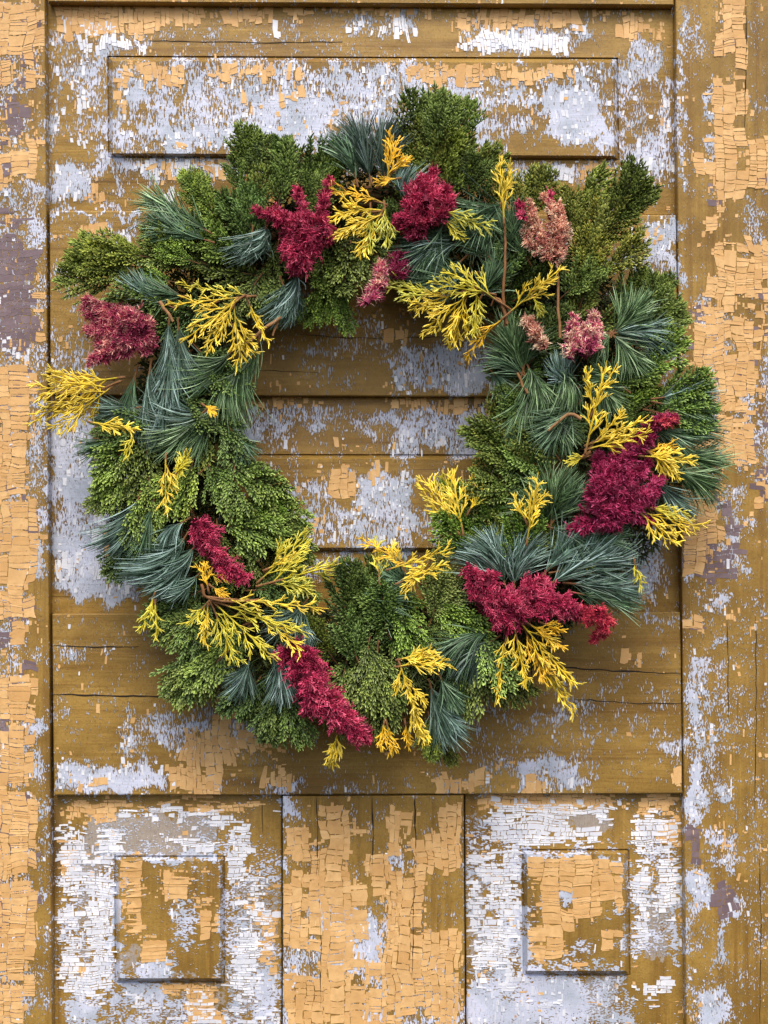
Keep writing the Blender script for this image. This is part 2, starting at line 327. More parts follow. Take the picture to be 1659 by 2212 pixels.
class Member:
    """a door board: a bilinear quad in photo units with a height profile"""
    def __init__(s, name, quad, mat, depth, inner=None, thick=0.034, chamfer=2.2):
        s.name, s.q, s.mat, s.depth, s.inner, s.thick, s.ch = name, np.array(quad, float), mat, depth, inner, thick, chamfer
        s.chips = []
    def xy(s, u, v):
        a, b, c, d = s.q
        u = np.asarray(u)[..., None]; v = np.asarray(v)[..., None]
        return (a * (1 - u) + b * u) * (1 - v) + (d * (1 - u) + c * u) * v
    def uv(s, x, y):
        x = np.asarray(x, float); y = np.asarray(y, float); u = np.full_like(x, .5); v = np.full_like(x, .5)
        a, b, c, d = s.q
        for _ in range(6):
            v = (y - (a[1] * (1 - u) + b[1] * u)) / ((d[1] * (1 - u) + c[1] * u) - (a[1] * (1 - u) + b[1] * u))
            u = (x - (a[0] * (1 - v) + d[0] * v)) / ((b[0] * (1 - v) + c[0] * v) - (a[0] * (1 - v) + d[0] * v))
        return u, v
    def height(s, u, v):
        if s.inner is None: return np.full(np.shape(u), s.depth)
        do, di, df, x0, y0, x1, y1, ew, eh = s.inner
        tx = np.minimum(u / x0, (1 - u) / (1 - x1)); ty = np.minimum(v / y0, (1 - v) / (1 - y1))
        h = do + (di - do) * np.clip(np.minimum(tx, ty), 0, 1)
        k = np.minimum(np.minimum((u - x0) / ew, (x1 - u) / ew), np.minimum((v - y0) / eh, (y1 - v) / eh))
        q = np.maximum(np.maximum((x0 - u) / ew, (u - x1) / ew), np.maximum((y0 - v) / eh, (v - y1) / eh))   # quirk cut round the field
        h = h - 0.0026 * np.clip(1 - np.abs(q - .3) / .35, 0, 1)
        return h + (df - di) * np.clip(k, 0, 1)
    def uneven(s, x, y): return (vnoise(x, y, 90, 5) - .5) * 0.0012 + (vnoise(x, y, 22, 6) - .5) * 0.0004
    def build(s):
        W = np.linalg.norm(s.q[1] - s.q[0]); H = np.linalg.norm(s.q[3] - s.q[0])
        def lines(L, extra):
            e = s.ch / L
            a = np.concatenate([[0, e, 1 - e, 1], np.linspace(e, 1 - e, int(L / 6) + 2), extra]); a = np.unique(np.round(a, 6))
            keep = [a[0]]
            for z in a[1:]:
                if z - keep[-1] > 0.6 / L: keep.append(z)
            keep[-1] = 1.0
            return np.array(keep)
        ex, ey = [], []
        if s.inner is not None:
            _, _, _, x0, y0, x1, y1, ew, eh = s.inner
            ex = [x0 - .65 * ew, x0 - .3 * ew, x0, x0 + ew, x1 - ew, x1, x1 + .3 * ew, x1 + .65 * ew]; ey = [y0 - .65 * eh, y0 - .3 * eh, y0, y0 + eh, y1 - eh, y1, y1 + .3 * eh, y1 + .65 * eh]
        us, vs = lines(W, ex), lines(H, ey)
        U, V = np.meshgrid(us, vs); P = s.xy(U, V); D = s.height(U, V)
        edge = (U < 1e-5) | (U > 1 - 1e-5) | (V < 1e-5) | (V > 1 - 1e-5)
        D = D - edge * s.ch * S * 0.9
        # old boards are never quite flat
        D = D + s.uneven(P[..., 0], P[..., 1])
        nr, nc = U.shape
        b = Buf(); idx = np.arange(nr * nc).reshape(nr, nc)
        b.add(PX(P[..., 0], P[..., 1], D), np.stack([idx[:-1, :-1], idx[1:, :-1], idx[1:, 1:], idx[:-1, 1:]], -1))
        loop = np.concatenate([idx[0, :-1], idx[:-1, -1], idx[-1, :0:-1], idx[:0:-1, 0]])
        v0 = b.v[0][loop]; v1 = v0.copy(); v1[:, 1] = s.thick - s.depth
        n = len(loop); b.add(np.concatenate([v0, v1]), [(i, (i + 1) % n, n + (i + 1) % n, n + i) for i in range(n)])
        px = np.concatenate([P[..., 0].ravel(), P.reshape(-1, 2)[loop][:, 0], P.reshape(-1, 2)[loop][:, 0]])
        py = np.concatenate([P[..., 1].ravel(), P.reshape(-1, 2)[loop][:, 1], P.reshape(-1, 2)[loop][:, 1]])
        ext = {"primer": 0.11 + 0.81 * sample(R_PRIMER, px, py, 19, 60), "weather": sample(R_WEATHER, px, py, 12, 70)}
        s.o = obj(s.name, b.mesh(s.name, s.mat, True, ext), door, pinv=DINV)
        s.o.data.polygons.foreach_set("use_smooth", np.zeros(len(s.o.data.polygons), bool))

def inner(q, x0, y0, x1, y1, do=-0.0125, di=-0.0080, df=-0.0020, e=7):
    W = q[1][0] - q[0][0]; H = q[3][1] - q[0][1]
    return (do, di, df, (x0 - q[0][0]) / W, (y0 - q[0][1]) / H, (x1 - q[0][0]) / W, (y1 - q[0][1]) / H, e / W, e / H)
TY, BY = -340, 2620
q_ls = [(-170, TY), (LE(TY), TY), (LE(BY), BY), (-170, BY)]
q_rs = [(RE(TY), TY), (1740, TY), (1745, BY), (RE(BY), BY)]
q_tr = [(LE(TY) + 7, TY), (RE(TY) - 4, TY), (RE(9) - 4, 11), (LE(2) + 7, 4)]
q_p1 = [(LE(0) + 4, -8), (RE(0) - 2, -4), (RE(455) - 2, 466), (LE(455) + 4, 458)]
q_r1 = [(LE(460) + 7, 455), (RE(460) - 4, 465), (RE(855) - 4, 858), (LE(855) + 7, 853)]
q_p2 = [(LE(860) + 4, 846), (RE(860) - 2, 850), (RE(1316) - 2, 1324), (LE(1316) + 4, 1326)]
q_r2 = [(LE(1322) + 7, 1326), (RE(1322) - 4, 1322), (RE(1714) - 3, 1714), (LE(1714) + 8, 1718)]
q_ml = [(611, 1720), (1001, 1718), (1005, 2262), (611, 2262)]
q_p3 = [(LE(1720) + 5, 1708), (608, 1708), (608, 2272), (LE(2260) + 5, 2272)]
q_p4 = [(1004, 1706), (RE(1720) - 2, 1706), (RE(2260) - 2, 2270), (1008, 2270)]
q_br = [(LE(2264) + 7, 2266), (RE(2264) - 4, 2264), (RE(BY) - 4, BY), (LE(BY) + 7, BY)]
members = [
 Member("stile", q_ls, M_V, 0.0), Member("stile", q_rs, M_V, 0.0006),
 Member("rail", q_tr, M_H, -0.0008), Member("panel", q_p1, M_H, -0.0115, inner(q_p1, 235, 124, 1330, 337), thick=0.012),
 Member("rail", q_r1, M_H, -0.0012), Member("panel", q_p2, M_H, -0.0115, inner(q_p2, 245, 984, 1340, 1190), thick=0.012),
 Member("rail", q_r2, M_H, -0.0010), Member("mullion", q_ml, M_V, -0.0018),
 Member("panel", q_p3, M_L, -0.0115, inner(q_p3, 250, 1852, 482, 2120), thick=0.012),
 Member("panel", q_p4, M_L, -0.0115, inner(q_p4, 1130, 1838, 1354, 2104), thick=0.012),
 Member("rail", q_br, M_H, -0.0010)]
for m_ in members: m_.build()
b = Buf()   # added dark board, blocks light leaking through the open joints
c8 = np.array([(-168, TY + 3), (1738, TY + 3), (1738, BY - 3), (-168, BY - 3)], float)
f_ = PX(c8[:, 0], c8[:, 1], -0.0165); g_ = f_.copy(); g_[:, 1] = 0.03
b.add(np.concatenate([f_, g_]), [(0, 3, 2, 1), (4, 5, 6, 7), (0, 1, 5, 4), (1, 2, 6, 5), (2, 3, 7, 6), (3, 0, 4, 7)])
obj("added_backing_board", b.mesh("added_backing_board", M_DARK), door, pinv=DINV)

# long drying cracks in the boards: raised dark strips, their colour standing for the shade inside
def crack_shade_strip(mb, pts, wdt):
    pts = np.array(pts, float); t = np.linspace(0, 1, 24); k = np.linspace(0, 1, len(pts))
    x = np.interp(t, k, pts[:, 0]); y = np.interp(t, k, pts[:, 1])
    dx, dy = np.gradient(x), np.gradient(y); L = np.hypot(dx, dy); nx, ny = -dy / L, dx / L
    j = (vnoise(x, y, 17, 9) - .5) * 3; x = x + nx * j; y = y + ny * j
    ww = wdt * (0.35 + vnoise(x, y, 30, 8)) * np.minimum(1, 6 * np.minimum(t, 1 - t) + .2)
    u, v = mb.uv(x, y); d = mb.height(u, v) + mb.uneven(x, y) + 0.0006
    A = PX(x + nx * ww, y + ny * ww, d - 0.0004); B_ = PX(x, y, d - 0.0001); C_ = PX(x - nx * ww, y - ny * ww, d - 0.0004)
    n = len(x); vv = np.concatenate([A, B_, C_]); i = np.arange(n - 1)
    bb = Buf(); bb.add(vv, np.concatenate([np.stack([i, i + 1, n + i + 1, n + i], -1), np.stack([n + i, n + i + 1, 2 * n + i + 1, 2 * n + i], -1)]))
    obj("crack_shade_strip", bb.mesh("crack_shade_strip", M_DARK), mb.o, pinv=DINV if False else Matrix.Identity(4))
mr1, mr2, mml, mp3, mls, mrs, mp1 = members[4], members[6], members[7], members[8], members[0], members[1], members[3]
for pts, wd in (([(114, 1394), (190, 1398), (300, 1396)], 1.3), ([(114, 1499), (230, 1503), (420, 1506)], 1.6), ([(1210, 1441), (1340, 1450), (1471, 1455)], 1.7), ([(1240, 1510), (1380, 1520), (1471, 1519)], 1.6), ([(640, 722), (760, 730), (1000, 728)], .8), ([(560, 800), (700, 806)], .6)):
    crack_shade_strip(mr2 if pts[0][1] > 1300 else mr1, pts, wd)
for pts, wd in (([(684, 1722), (686, 1800), (684, 1890)], 1.3), ([(804, 1722), (806, 1800), (804, 1880)], 1.6), ([(896, 1722), (897, 1760), (899, 1850)], 1.4), ([(690, 1940), (694, 2040), (692, 2180)], 1.0), ([(895, 1900), (893, 2000), (890, 2120)], 1.2)):
    crack_shade_strip(mml, pts, wd)
crack_shade_strip(mrs, [(1610, 0), (1612, 120), (1608, 300)], 1.3); crack_shade_strip(mrs, [(1632, 1330), (1634, 1500), (1630, 1760)], 1.0); crack_shade_strip(mrs, [(1570, 1340), (1574, 1440), (1572, 1560)], .9); crack_shade_strip(mrs, [(1640, 1850), (1644, 2000), (1641, 2212)], 1.0)
crack_shade_strip(mp1, [(320, 87), (420, 90), (560, 92), (740, 90)], 1.2); crack_shade_strip(mp3, [(566, 1735), (568, 1800)], 1.2)

# ------------------------------------------------------------------ paint flakes
def chips(mb, layer, cw, chh, by_col, gap, thick, thr, seed, lift, hole=None, box=None, drop=.085, keep=None):
    thr = thr + .04
    """break a layer of paint into crackled flakes where it survives; returns flakes of (8 outline points, depth, tint)"""
    r = np.random.default_rng(seed)
    x0, y0 = mb.q.min(0) + 2; x1, y1 = mb.q.max(0) - 2
    if box: x0, y0, x1, y1 = max(x0, box[0]), max(y0, box[1]), min(x1, box[2]), min(y1, box[3])
    x0 = max(x0, -120); x1 = min(x1, 1740); y0 = max(y0, -200); y1 = min(y1, 2560)
    P = []
    A0, A1, B0, B1, aw, bw = (x0, x1, y0, y1, cw, chh) if by_col else (y0, y1, x0, x1, chh, cw)
    a = A0
    while a < A1:
        da = aw * float(np.clip(np.exp(r.normal(0, .38)), .5, 1.9)); bq = B0 - r.uniform(0, bw)
        while bq < B1:
            db = bw * float(np.clip(np.exp(r.normal(0, .5)), .4, 2.8))
            P.append((a, bq, a + da, bq + db) if by_col else (bq, a, bq + db, a + da)); bq += db
        a += da
    P = np.array(P); cx, cy = (P[:, 0] + P[:, 2]) / 2, (P[:, 1] + P[:, 3]) / 2
    sm = sample(layer, cx, cy, 8, 40) + (vnoise(cx, cy, 30, 44) - .5) * .62 + (vnoise(cx, cy, 75, 45) - .5) * .35 + r.normal(0, drop, len(cx))
    if hole is not None: sm = sm - 1.5 * sample(hole, cx, cy, 6, 90)
    u, v = mb.uv(cx, cy); hx, hy = (P[:, 2] - P[:, 0]) / 2, (P[:, 3] - P[:, 1]) / 2
    ok = (sm > thr) & (True if keep is None else (r.random(len(cx)) < keep)) & (u > .004) & (u < .996) & (v > .004) & (v < .996)
    out = []
    for i in np.nonzero(ok)[0]:
        g_ = gap * r.uniform(.15, 1.1); X, Y, a_, c_ = cx[i], cy[i], hx[i] - g_, hy[i] - g_
        if a_ < .8 or c_ < .8: continue
        j = min(a_, c_) * .2
        ox = np.array([-1, 0, 1, 1, 1, 0, -1, -1]) * a_ + r.uniform(-j, j * .6, 8) * np.array([-1, 0, 1, 1, 1, 0, -1, -1]) + r.normal(0, j * .15, 8)
        oy = np.array([-1, -1, -1, 0, 1, 1, 1, 0]) * c_ + r.uniform(-j, j * .6, 8) * np.array([-1, -1, -1, 0, 1, 1, 1, 0]) + r.normal(0, j * .15, 8)
        # follow the lean of wandering cracks
        gx, gy = X + ox, Y + oy
        wa = min(9.0, .35 * (cw + chh))
        gx, gy = gx + (vnoise(gx, gy, 55, 51) - .5) * 2 * wa + (vnoise(gx, gy, 17, 54) - .5) * .5 * wa, gy + (vnoise(gx, gy, 48, 52) - .5) * 1.6 * wa + (vnoise(gx, gy, 15, 55) - .5) * .5 * wa
        if box: gx, gy = np.clip(gx, box[0], box[2]), np.clip(gy, box[1], box[3])
        uu, vv = mb.uv(gx, gy); e_ = 1.5 / np.ptp(mb.q, axis=0); uu = np.clip(uu, e_[0], 1 - e_[0]); vv = np.clip(vv, e_[1], 1 - e_[1]); gg = mb.xy(uu, vv); gx, gy = gg[:, 0], gg[:, 1]
        if np.ptp(gx) < 2.2 or np.ptp(gy) < 2.2: continue
        base = mb.height(uu, vv)
        if np.ptp(base) > .0022: continue
        base = base + mb.uneven(gx, gy)
        tilt = r.normal(0, .35) * ox / max(a_, 1) + (r.normal(0.35, .4)) * oy / max(c_, 1)
        top = base + thick * (1 + .2 * r.normal()) * .6 + lift * .35 * np.clip(tilt, -.6, 1.6)
        top = np.maximum(top, base + thick * .35)
        out.append((gx, gy, base - .0002, top, r.uniform(0, 1) * .7 + .3 * vnoise(X, Y, 40, 53), 4 * a_ * c_))
    return out

def chip_geo(b, c):
    gx, gy, base, top, tint, _ = c
    T = PX(gx, gy, top); B_ = PX(gx, gy, base); cen = PX(gx.mean(), gy.mean(), top.mean() - .00004)
    i = np.arange(8); k = (i + 1) % 8
    b.add(np.concatenate([T, B_, cen[None]]), np.stack([k, i, 8 + i, 8 + k], -1), np.stack([i, np.full(8, 16), k], -1)[:, ::-1] * 1, tint)

PE = {"stile": (22, 9.5, True), "mullion": (18, 14, True), "rail": (13, 17, True), "panel": (11, 17, True)}
allp = []
for k, m_ in enumerate(members):
    layers = []
    if k in (8, 9):
        f = (250, 1852, 482, 2120) if k == 8 else (1130, 1838, 1354, 2104)
        fi = (f[0] + 6, f[1] + 6, f[2] - 8, f[3] - 8)
        layers.append(("peach", chips(m_, R_PEACH, 27, 9.5, True, .55, .0006, .5, 100 + k, .0005, R_HOLE, fi)))
        oc = [c for c in chips(m_, R_PEACH, 12, 7, False, .6, .0005, .5, 200 + k, .0004) if not (fi[0] - 14 < c[0].mean() < fi[2] + 14 and fi[1] - 12 < c[1].mean() < fi[3] + 12)]
        layers.append(("peach", oc))
        wc = [c for c in chips(m_, R_WHITE, 12.5, 6.2, False, .7, .0007, .54, 300 + k, .0005, drop=.2) if not (f[0] - 2 < c[0].mean() < f[2] + 2 and f[1] - 2 < c[1].mean() < f[3] + 2)]
        layers.append(("white", wc))
    else:
        cw, ch_, bc = PE[m_.name]
        layers.append(("peach", chips(m_, R_PEACH, cw, ch_, bc, .6, .0006, {0: .58, 1: .53}.get(k, .5), 100 + k, .0006, np.maximum(R_HOLE, .55 * R_PURPLE))))
        if m_.name == "panel":
            layers.append(("white", chips(m_, R_WHITE, 6.2, 15, True, .6, .0006, .55, 300 + k, .0004)))
        if m_.name == "stile":
            layers.append(("mauve", chips(m_, np.maximum(R_PURPLE, .40 * (R_PEACH > .45)), 17, 10, False, .45, .0003, .5, 400 + k, .0001)))
    # crumbs of paint left between the larger flakes
    sm_ = (8, 5.5, False) if k in (8, 9) else (5.5, 8, True)
    layers.append(("peach", chips(m_, R_PEACH, *sm_, .5, .0004, .32, 500 + k, .0003, R_HOLE, None, .16, .30)))
    layers.append(("white", chips(m_, np.maximum(R_PRIMER * .8, .9 * R_WHITE), 4.6, 8.5, True, .5, .0004, .46, 600 + k, .0003, None, None, .14, .16)))
    for kind, cl in layers:
        if cl: allp.append((m_, kind, cl))
CM = {"peach": M_PEACH, "white": M_WHITE, "mauve": M_PURPLE}
sizes = sorted([c[5] for _, kd, cl in allp for c in cl if kd == "peach" and -20 < c[0].mean() < 1680 and 0 < c[1].mean() < 2212], reverse=True)
cut = sizes[min(299, len(sizes) - 1)]
nbig = 0
rests = {}
for m_, kind, cl in allp:
    rest = rests.setdefault((id(m_), kind), (m_, kind, Buf()))[2]
    for c in cl:
        if kind == "peach" and c[5] >= cut and nbig < 300 and -20 < c[0].mean() < 1680 and 0 < c[1].mean() < 2212:
            bb = Buf(); chip_geo(bb, c); obj("paint_flake", bb.mesh("paint_flake", M_PEACH), m_.o); nbig += 1
        else: chip_geo(rest, c)
for m_, kind, rest in rests.values():
    if rest.n:
        o = obj(kind + "_paint_flakes", rest.mesh(kind + "_paint_flakes", CM[kind]), m_.o); o["kind"] = "stuff"
print("chips", sum(len(c) for _, _, c in allp), "individual", nbig)

# ------------------------------------------------------------------ the wreath
WC = (828, 945)
WREATH_Z = ZC + (1106 - 945) * S
wreath = bpy.data.objects.new("evergreen_wreath", None); COL.objects.link(wreath); wreath.location = (0, 0, WREATH_Z)
wreath["label"] = "evergreen wreath with gold cypress tips and crimson flower plumes hanging on the door"; wreath["category"] = "wreath"
WINV = Matrix.Translation(-Vector(wreath.location))

def crest(px, py):
    """how far the wreath's body stands off the door (m) at a photo position"""
    r = math.hypot((px - WC[0]), (py - WC[1]) * .97)
    return 0.018 + 0.050 * math.sqrt(max(0.0, 1 - ((r - 490) / 275) ** 2))

def leaf_material(name, ca, cb, cc, rough=0.5, trans=0.15, objcol=False, nscale=90):
    """tint 0..1 runs from ca (old, inner; in cypress also the shade between tips) over cb to cc (young tips)"""
    m, n, l, bs = mat_new(name)
    t = attr_n(n, "tint")
    co = nd(n, "ShaderNodeTexCoord").outputs['Object']
    rp = nd(n, "ShaderNodeValToRGB"); e = rp.color_ramp.elements
    e[0].position = 0; e[0].color = (*ca, 1); e[1].position = 1; e[1].color = (*cc, 1)
    k = rp.color_ramp.elements.new(.5); k.color = (*cb, 1)
    l.new(t, rp.inputs[0]); c = rp.outputs[0]
    if objcol:
        oi = nd(n, "ShaderNodeObjectInfo"); c = mix_c(n, l, 1.0, c, oi.outputs['Color'], 'MULTIPLY')
    nz = noise_n(n, l, co, nscale, 2)
    hs = nd(n, "ShaderNodeHueSaturation"); l.new(ramp_n(n, l, nz, .3, .7, .72, 1.28), hs.inputs['Value']); l.new(c, hs.inputs['Color'])
    l.new(hs.outputs[0], bs.inputs['Base Color']); bs.inputs['Roughness'].default_value = rough
    bs.inputs['Specular IOR Level'].default_value = 0.35
    if trans: bs.inputs['Transmission Weight'].default_value = 0.0
    return m
M_CYP = leaf_material("cypress_leaf", srgb(24, 32, 13), srgb(84, 100, 44), srgb(176, 188, 104), .55, objcol=True)  # darkest green also paints in the shaded gaps between tips
M_PINE = leaf_material("pine_needle", srgb(40, 58, 42), srgb(92, 116, 98), srgb(172, 192, 186), .42, objcol=True)
M_GOLD = leaf_material("gold_leaf", srgb(150, 132, 34), srgb(226, 184, 44), srgb(252, 222, 104), .5, objcol=True)
M_PLUME = leaf_material("plume", srgb(96, 8, 40), srgb(168, 28, 76), srgb(224, 104, 136), .8, objcol=True, nscale=70)
M_TAN = leaf_material("dry_plume", srgb(150, 64, 62), srgb(202, 128, 108), srgb(236, 196, 168), .8, objcol=True, nscale=70)
M_TWIG = leaf_material("twig_bark", srgb(84, 52, 26), srgb(128, 88, 52), srgb(160, 120, 80), .75, objcol=False)
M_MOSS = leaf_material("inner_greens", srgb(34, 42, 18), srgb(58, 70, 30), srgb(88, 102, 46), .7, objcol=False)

def polyline_tube(b, pts, r0, r1, sides=6, tint=.5, sub=6, jit=0.0, seed=0):
    pts = np.array(pts, float); t = np.linspace(0, len(pts) - 1, (len(pts) - 1) * sub + 1)
    # Catmull-Rom through the points
    P = np.vstack([2 * pts[0] - pts[1], pts, 2 * pts[-1] - pts[-2]])
    i = np.minimum(t.astype(int), len(pts) - 2); f = (t - i)[:, None]
    a, b_, c, d = P[i], P[i + 1], P[i + 2], P[i + 3]
    C = .5 * ((2 * b_) + (-a + c) * f + (2 * a - 5 * b_ + 4 * c - d) * f ** 2 + (-a + 3 * b_ - 3 * c + d) * f ** 3)
    if jit: C = C + np.random.default_rng(seed).normal(0, jit, C.shape)
    R = np.linspace(r0, r1, len(C))
    V, q, T = tubes(C[None], R[None], np.full((1, len(C)), tint), sides, 3)
    b.add(V, q, None, T)
    return C

# ---- ring of bound twigs and the dark greens packed into it
rb = Buf(); th = np.linspace(0, 2 * np.pi, 97)
for k in range(9):
    r_ = np.random.default_rng(500 + k); ph = r_.uniform(0, 6.28); fr = r_.integers(2, 5); off = r_.uniform(-30, 30); dd = r_.uniform(.016, .034)
    rad = 485 + off + 12 * np.sin(fr * th + ph)
    C = PX(WC[0] + rad * np.cos(th), WC[1] + rad * np.sin(th) * 1.03, dd + .007 * np.sin((fr + 1) * th + ph))
    V, q, T = tubes(C[None], np.full((1, 97), .0035), np.full((1, 97), .3 + .05 * k), 6, k); rb.add(V, q, None, T)
obj("twig_ring", rb.mesh("twig_ring", M_TWIG, True), wreath, pinv=WINV)
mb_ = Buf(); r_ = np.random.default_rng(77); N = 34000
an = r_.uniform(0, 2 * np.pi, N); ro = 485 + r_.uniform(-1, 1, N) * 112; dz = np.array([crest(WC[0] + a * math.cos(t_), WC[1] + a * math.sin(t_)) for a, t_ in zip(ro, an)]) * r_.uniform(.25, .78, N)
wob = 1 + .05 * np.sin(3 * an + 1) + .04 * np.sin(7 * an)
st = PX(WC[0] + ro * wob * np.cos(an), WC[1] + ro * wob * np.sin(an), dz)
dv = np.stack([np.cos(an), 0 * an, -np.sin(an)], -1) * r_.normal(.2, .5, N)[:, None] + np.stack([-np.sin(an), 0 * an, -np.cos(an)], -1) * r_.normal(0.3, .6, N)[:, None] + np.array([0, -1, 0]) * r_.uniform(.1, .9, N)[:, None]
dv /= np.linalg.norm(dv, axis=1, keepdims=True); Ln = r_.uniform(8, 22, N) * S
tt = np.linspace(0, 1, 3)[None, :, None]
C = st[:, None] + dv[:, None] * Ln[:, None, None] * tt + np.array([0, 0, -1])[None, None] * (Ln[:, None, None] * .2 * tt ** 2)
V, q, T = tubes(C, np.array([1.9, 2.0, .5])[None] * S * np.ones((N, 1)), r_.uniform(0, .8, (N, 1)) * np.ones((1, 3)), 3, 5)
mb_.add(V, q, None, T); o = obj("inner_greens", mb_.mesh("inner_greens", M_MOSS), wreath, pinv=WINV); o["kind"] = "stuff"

# ---- cypress fans: flat branching sprays of short scale-leaved tips
def frond_mesh(seed, L=112.0, width=.62, droop=.10):
    r = np.random.default_rng(seed); Cs, Rs, Ts = [], [], []
    def tip(p, a, ln, up, t0, rad):
        k = np.linspace(0, 1, 4); bend = r.normal(0, .25)
        ang = a + bend * k
        d = np.stack([np.cos(ang), np.sin(ang), up + .25 * k], -1)
        c = p + np.cumsum(np.vstack([[0, 0, 0], d[1:] * ln / 3]), 0)
        Cs.append(c); Rs.append(rad * np.array([.75, 1.0, 1.0, .45])); Ts.append(np.clip(t0 + np.array([-.34, -.12, .12, .38]) + r.normal(0, .09), 0, 1))
        return c
    np_ = 11
    ax = lambda f: np.array([L * f, 6 * math.sin(3 * f + seed), -droop * L * f * f + 4 * math.sin(5 * f)])
    for i in range(np_):
        f = .08 + .9 * i / np_
        for sd in (-1, 1):
            base = ax(f + (.03 if sd > 0 else 0)); pl = L * width * (.95 - .75 * f ** 1.5) * (.45 + .55 * min(1, f * 4)) * r.uniform(.85, 1.15)
            a0 = sd * r.uniform(.45, 1.05) * (1 - .35 * f)
            ns = max(3, int(pl / 7.5)); p = base.copy(); a = a0
            zup = r.uniform(-.15, .28)
            for j in range(ns):
                g = j / ns; a = a0 - sd * .35 * g
                step = np.array([math.cos(a), math.sin(a), zup - .15 * g]) * pl / ns
                p2 = p + step
                Cs.append(np.stack([p, p + step / 3, p + step * 2 / 3, p2])); Rs.append(np.full(4, 1.35 - .5 * g)); Ts.append(np.full(4, .12 + .28 * g))
                for s2 in (-1, 1):
                    ln = r.uniform(9, 15) * (1 - .25 * g) * (1 if s2 == sd else .9)
                    c = tip(p + step * (.3 if s2 > 0 else .6), a - s2 * r.uniform(.45, .8) , ln, r.uniform(.05, .6), .34 + .3 * g, 1.7)
                    if ln > 10: tip(c[1], a - s2 * r.uniform(-.1, .3), ln * .7, r.uniform(.15, .75), .42 + .3 * g, 1.5)
                p = p2
            tip(p, a, r.uniform(9, 13), .2, .62, 1.7)
    tip(ax(1.0) , 0, 14, .1, .6, 1.8)
    C = np.array(Cs) * S; V, q, T = tubes(C, np.array(Rs) * S, np.array(Ts), 4, seed)
    b = Buf(); b.add(V, q, None, T); me = b.mesh("cypress_sprig", M_CYP)
    sb = Buf(); polyline_tube(sb, [ax(-.12) * S, ax(.1) * S, ax(.35) * S, ax(.65) * S, ax(.95) * S], 1.9 * S, .8 * S, 5, .3)
    return me, sb.mesh("stem", M_TWIG)
FRONDS = [frond_mesh(20 + i, 98 + 9 * (i % 3), .62 + .09 * ((i * 2) % 3), .06 + .05 * (i % 4)) for i in range(8)]
HUE = {'m': (.92, 1.0, .85), 'b': (1.02, 1.24, .85), 'l': (1.25, 1.32, .95), 'd': (.62, .76, .72), 'o': (1.28, 1.10, .85), 'g': (1.35, 1.25, 1.5), 'x': (.98, .98, .66)}
NF = [0]
def frond(px, py, d, ang, tilt, roll, scale, hue):
    """ang: direction in the picture (deg, 0 right, 90 up); tilt: tips lifted off the door"""
    a = math.radians(ang); t = math.radians(tilt)
    ex = Vector((math.cos(a) * math.cos(t), -math.sin(t), math.sin(a) * math.cos(t)))
    vw = Vector((0, -1, 0)); ez = (vw - ex * vw.dot(ex)).normalized()
    ey = ez.cross(ex)
    R = Matrix((ex, ey, ez)).transposed().to_4x4() @ Matrix.Rotation(math.radians(roll), 4, 'X')
    k = int(rng.integers(0, len(FRONDS))); me, st_ = FRONDS[k]
    p = PX(px, py, d)
    o = obj("cypress_sprig", me, wreath, pinv=WINV)
    o.matrix_basis = Matrix.Translation(Vector(p)) @ R @ Matrix.Scale(scale, 4)
    h = HUE[hue]; v = rng.uniform(.68, 1.3); o.color = (h[0] * v * rng.uniform(.92, 1.08), h[1] * v, h[2] * v * rng.uniform(.85, 1.15), 1)
    obj("stem", st_, o); NF[0] += 1
# patches: x0, y0, x1, y1, direction of the tips (deg), hue, number
CYP = [
 (508,285,602,400,95,'m',5),(590,300,740,410,80,'d',6),(685,335,748,410,70,'b',3),(402,378,500,462,120,'l',4),(460,400,610,530,110,'d',6),(600,380,720,460,80,'m',3),
 (300,480,530,610,140,'m',8),(290,540,400,610,165,'b',3),(138,528,305,640,165,'x',7),(515,555,610,700,250,'m',4),(680,515,785,650,270,'m',5),(685,600,770,715,265,'b',4),
 (880,195,992,330,92,'m',6),(900,280,1050,430,75,'x',8),(1000,350,1110,430,70,'d',3),
 (1100,368,1250,470,85,'o',5),(1230,365,1395,470,50,'x',6),(1235,430,1345,600,60,'o',6),(1215,560,1320,680,50,'m',4),(1320,600,1470,720,30,'m',7),(1400,595,1475,690,55,'m',3),
 (1330,770,1510,890,30,'b',7),(1290,860,1400,930,20,'d',3),(1062,780,1140,905,190,'d',4),(1030,905,1145,1015,140,'o',4),(1020,950,1180,1090,150,'m',8),(960,1060,1120,1200,110,'b',8),(1110,1110,1250,1200,60,'x',5),(1130,1080,1200,1140,90,'m',2),
 (930,1205,1020,1320,60,'g',4),(830,1275,1020,1395,320,'b',6),(640,1235,900,1400,110,'d',11),(640,1330,760,1420,100,'x',3),(720,1400,870,1570,280,'m',10),(860,1350,960,1420,300,'m',3),
 (970,1400,1112,1528,300,'m',6),(905,1575,998,1650,285,'x',3),(510,1490,660,1598,255,'d',6),(350,1360,520,1500,230,'m',8),(320,1290,440,1400,215,'d',4),
 (450,1030,640,1240,300,'m',12),(560,1080,638,1230,320,'b',3),(200,960,460,1130,240,'l',9),(300,1080,400,1165,250,'b',3),(235,1150,325,1240,235,'d',4),(205,1050,290,1130,220,'m',4),(230,1100,300,1170,225,'d',3),(430,880,535,1010,300,'d',5),(440,990,540,1080,300,'d',3),
 (1180,930,1290,1010,30,'d',3),(560,1230,680,1330,0,'d',3),(770,430,880,520,90,'d',3),(820,540,880,620,270,'d',2),
 (1080,540,1200,680,60,'d',4),(1100,700,1250,850,30,'d',4),(250,640,420,760,180,'d',4),(420,760,540,900,330,'d',3),(220,840,330,980,200,'d',4),
]
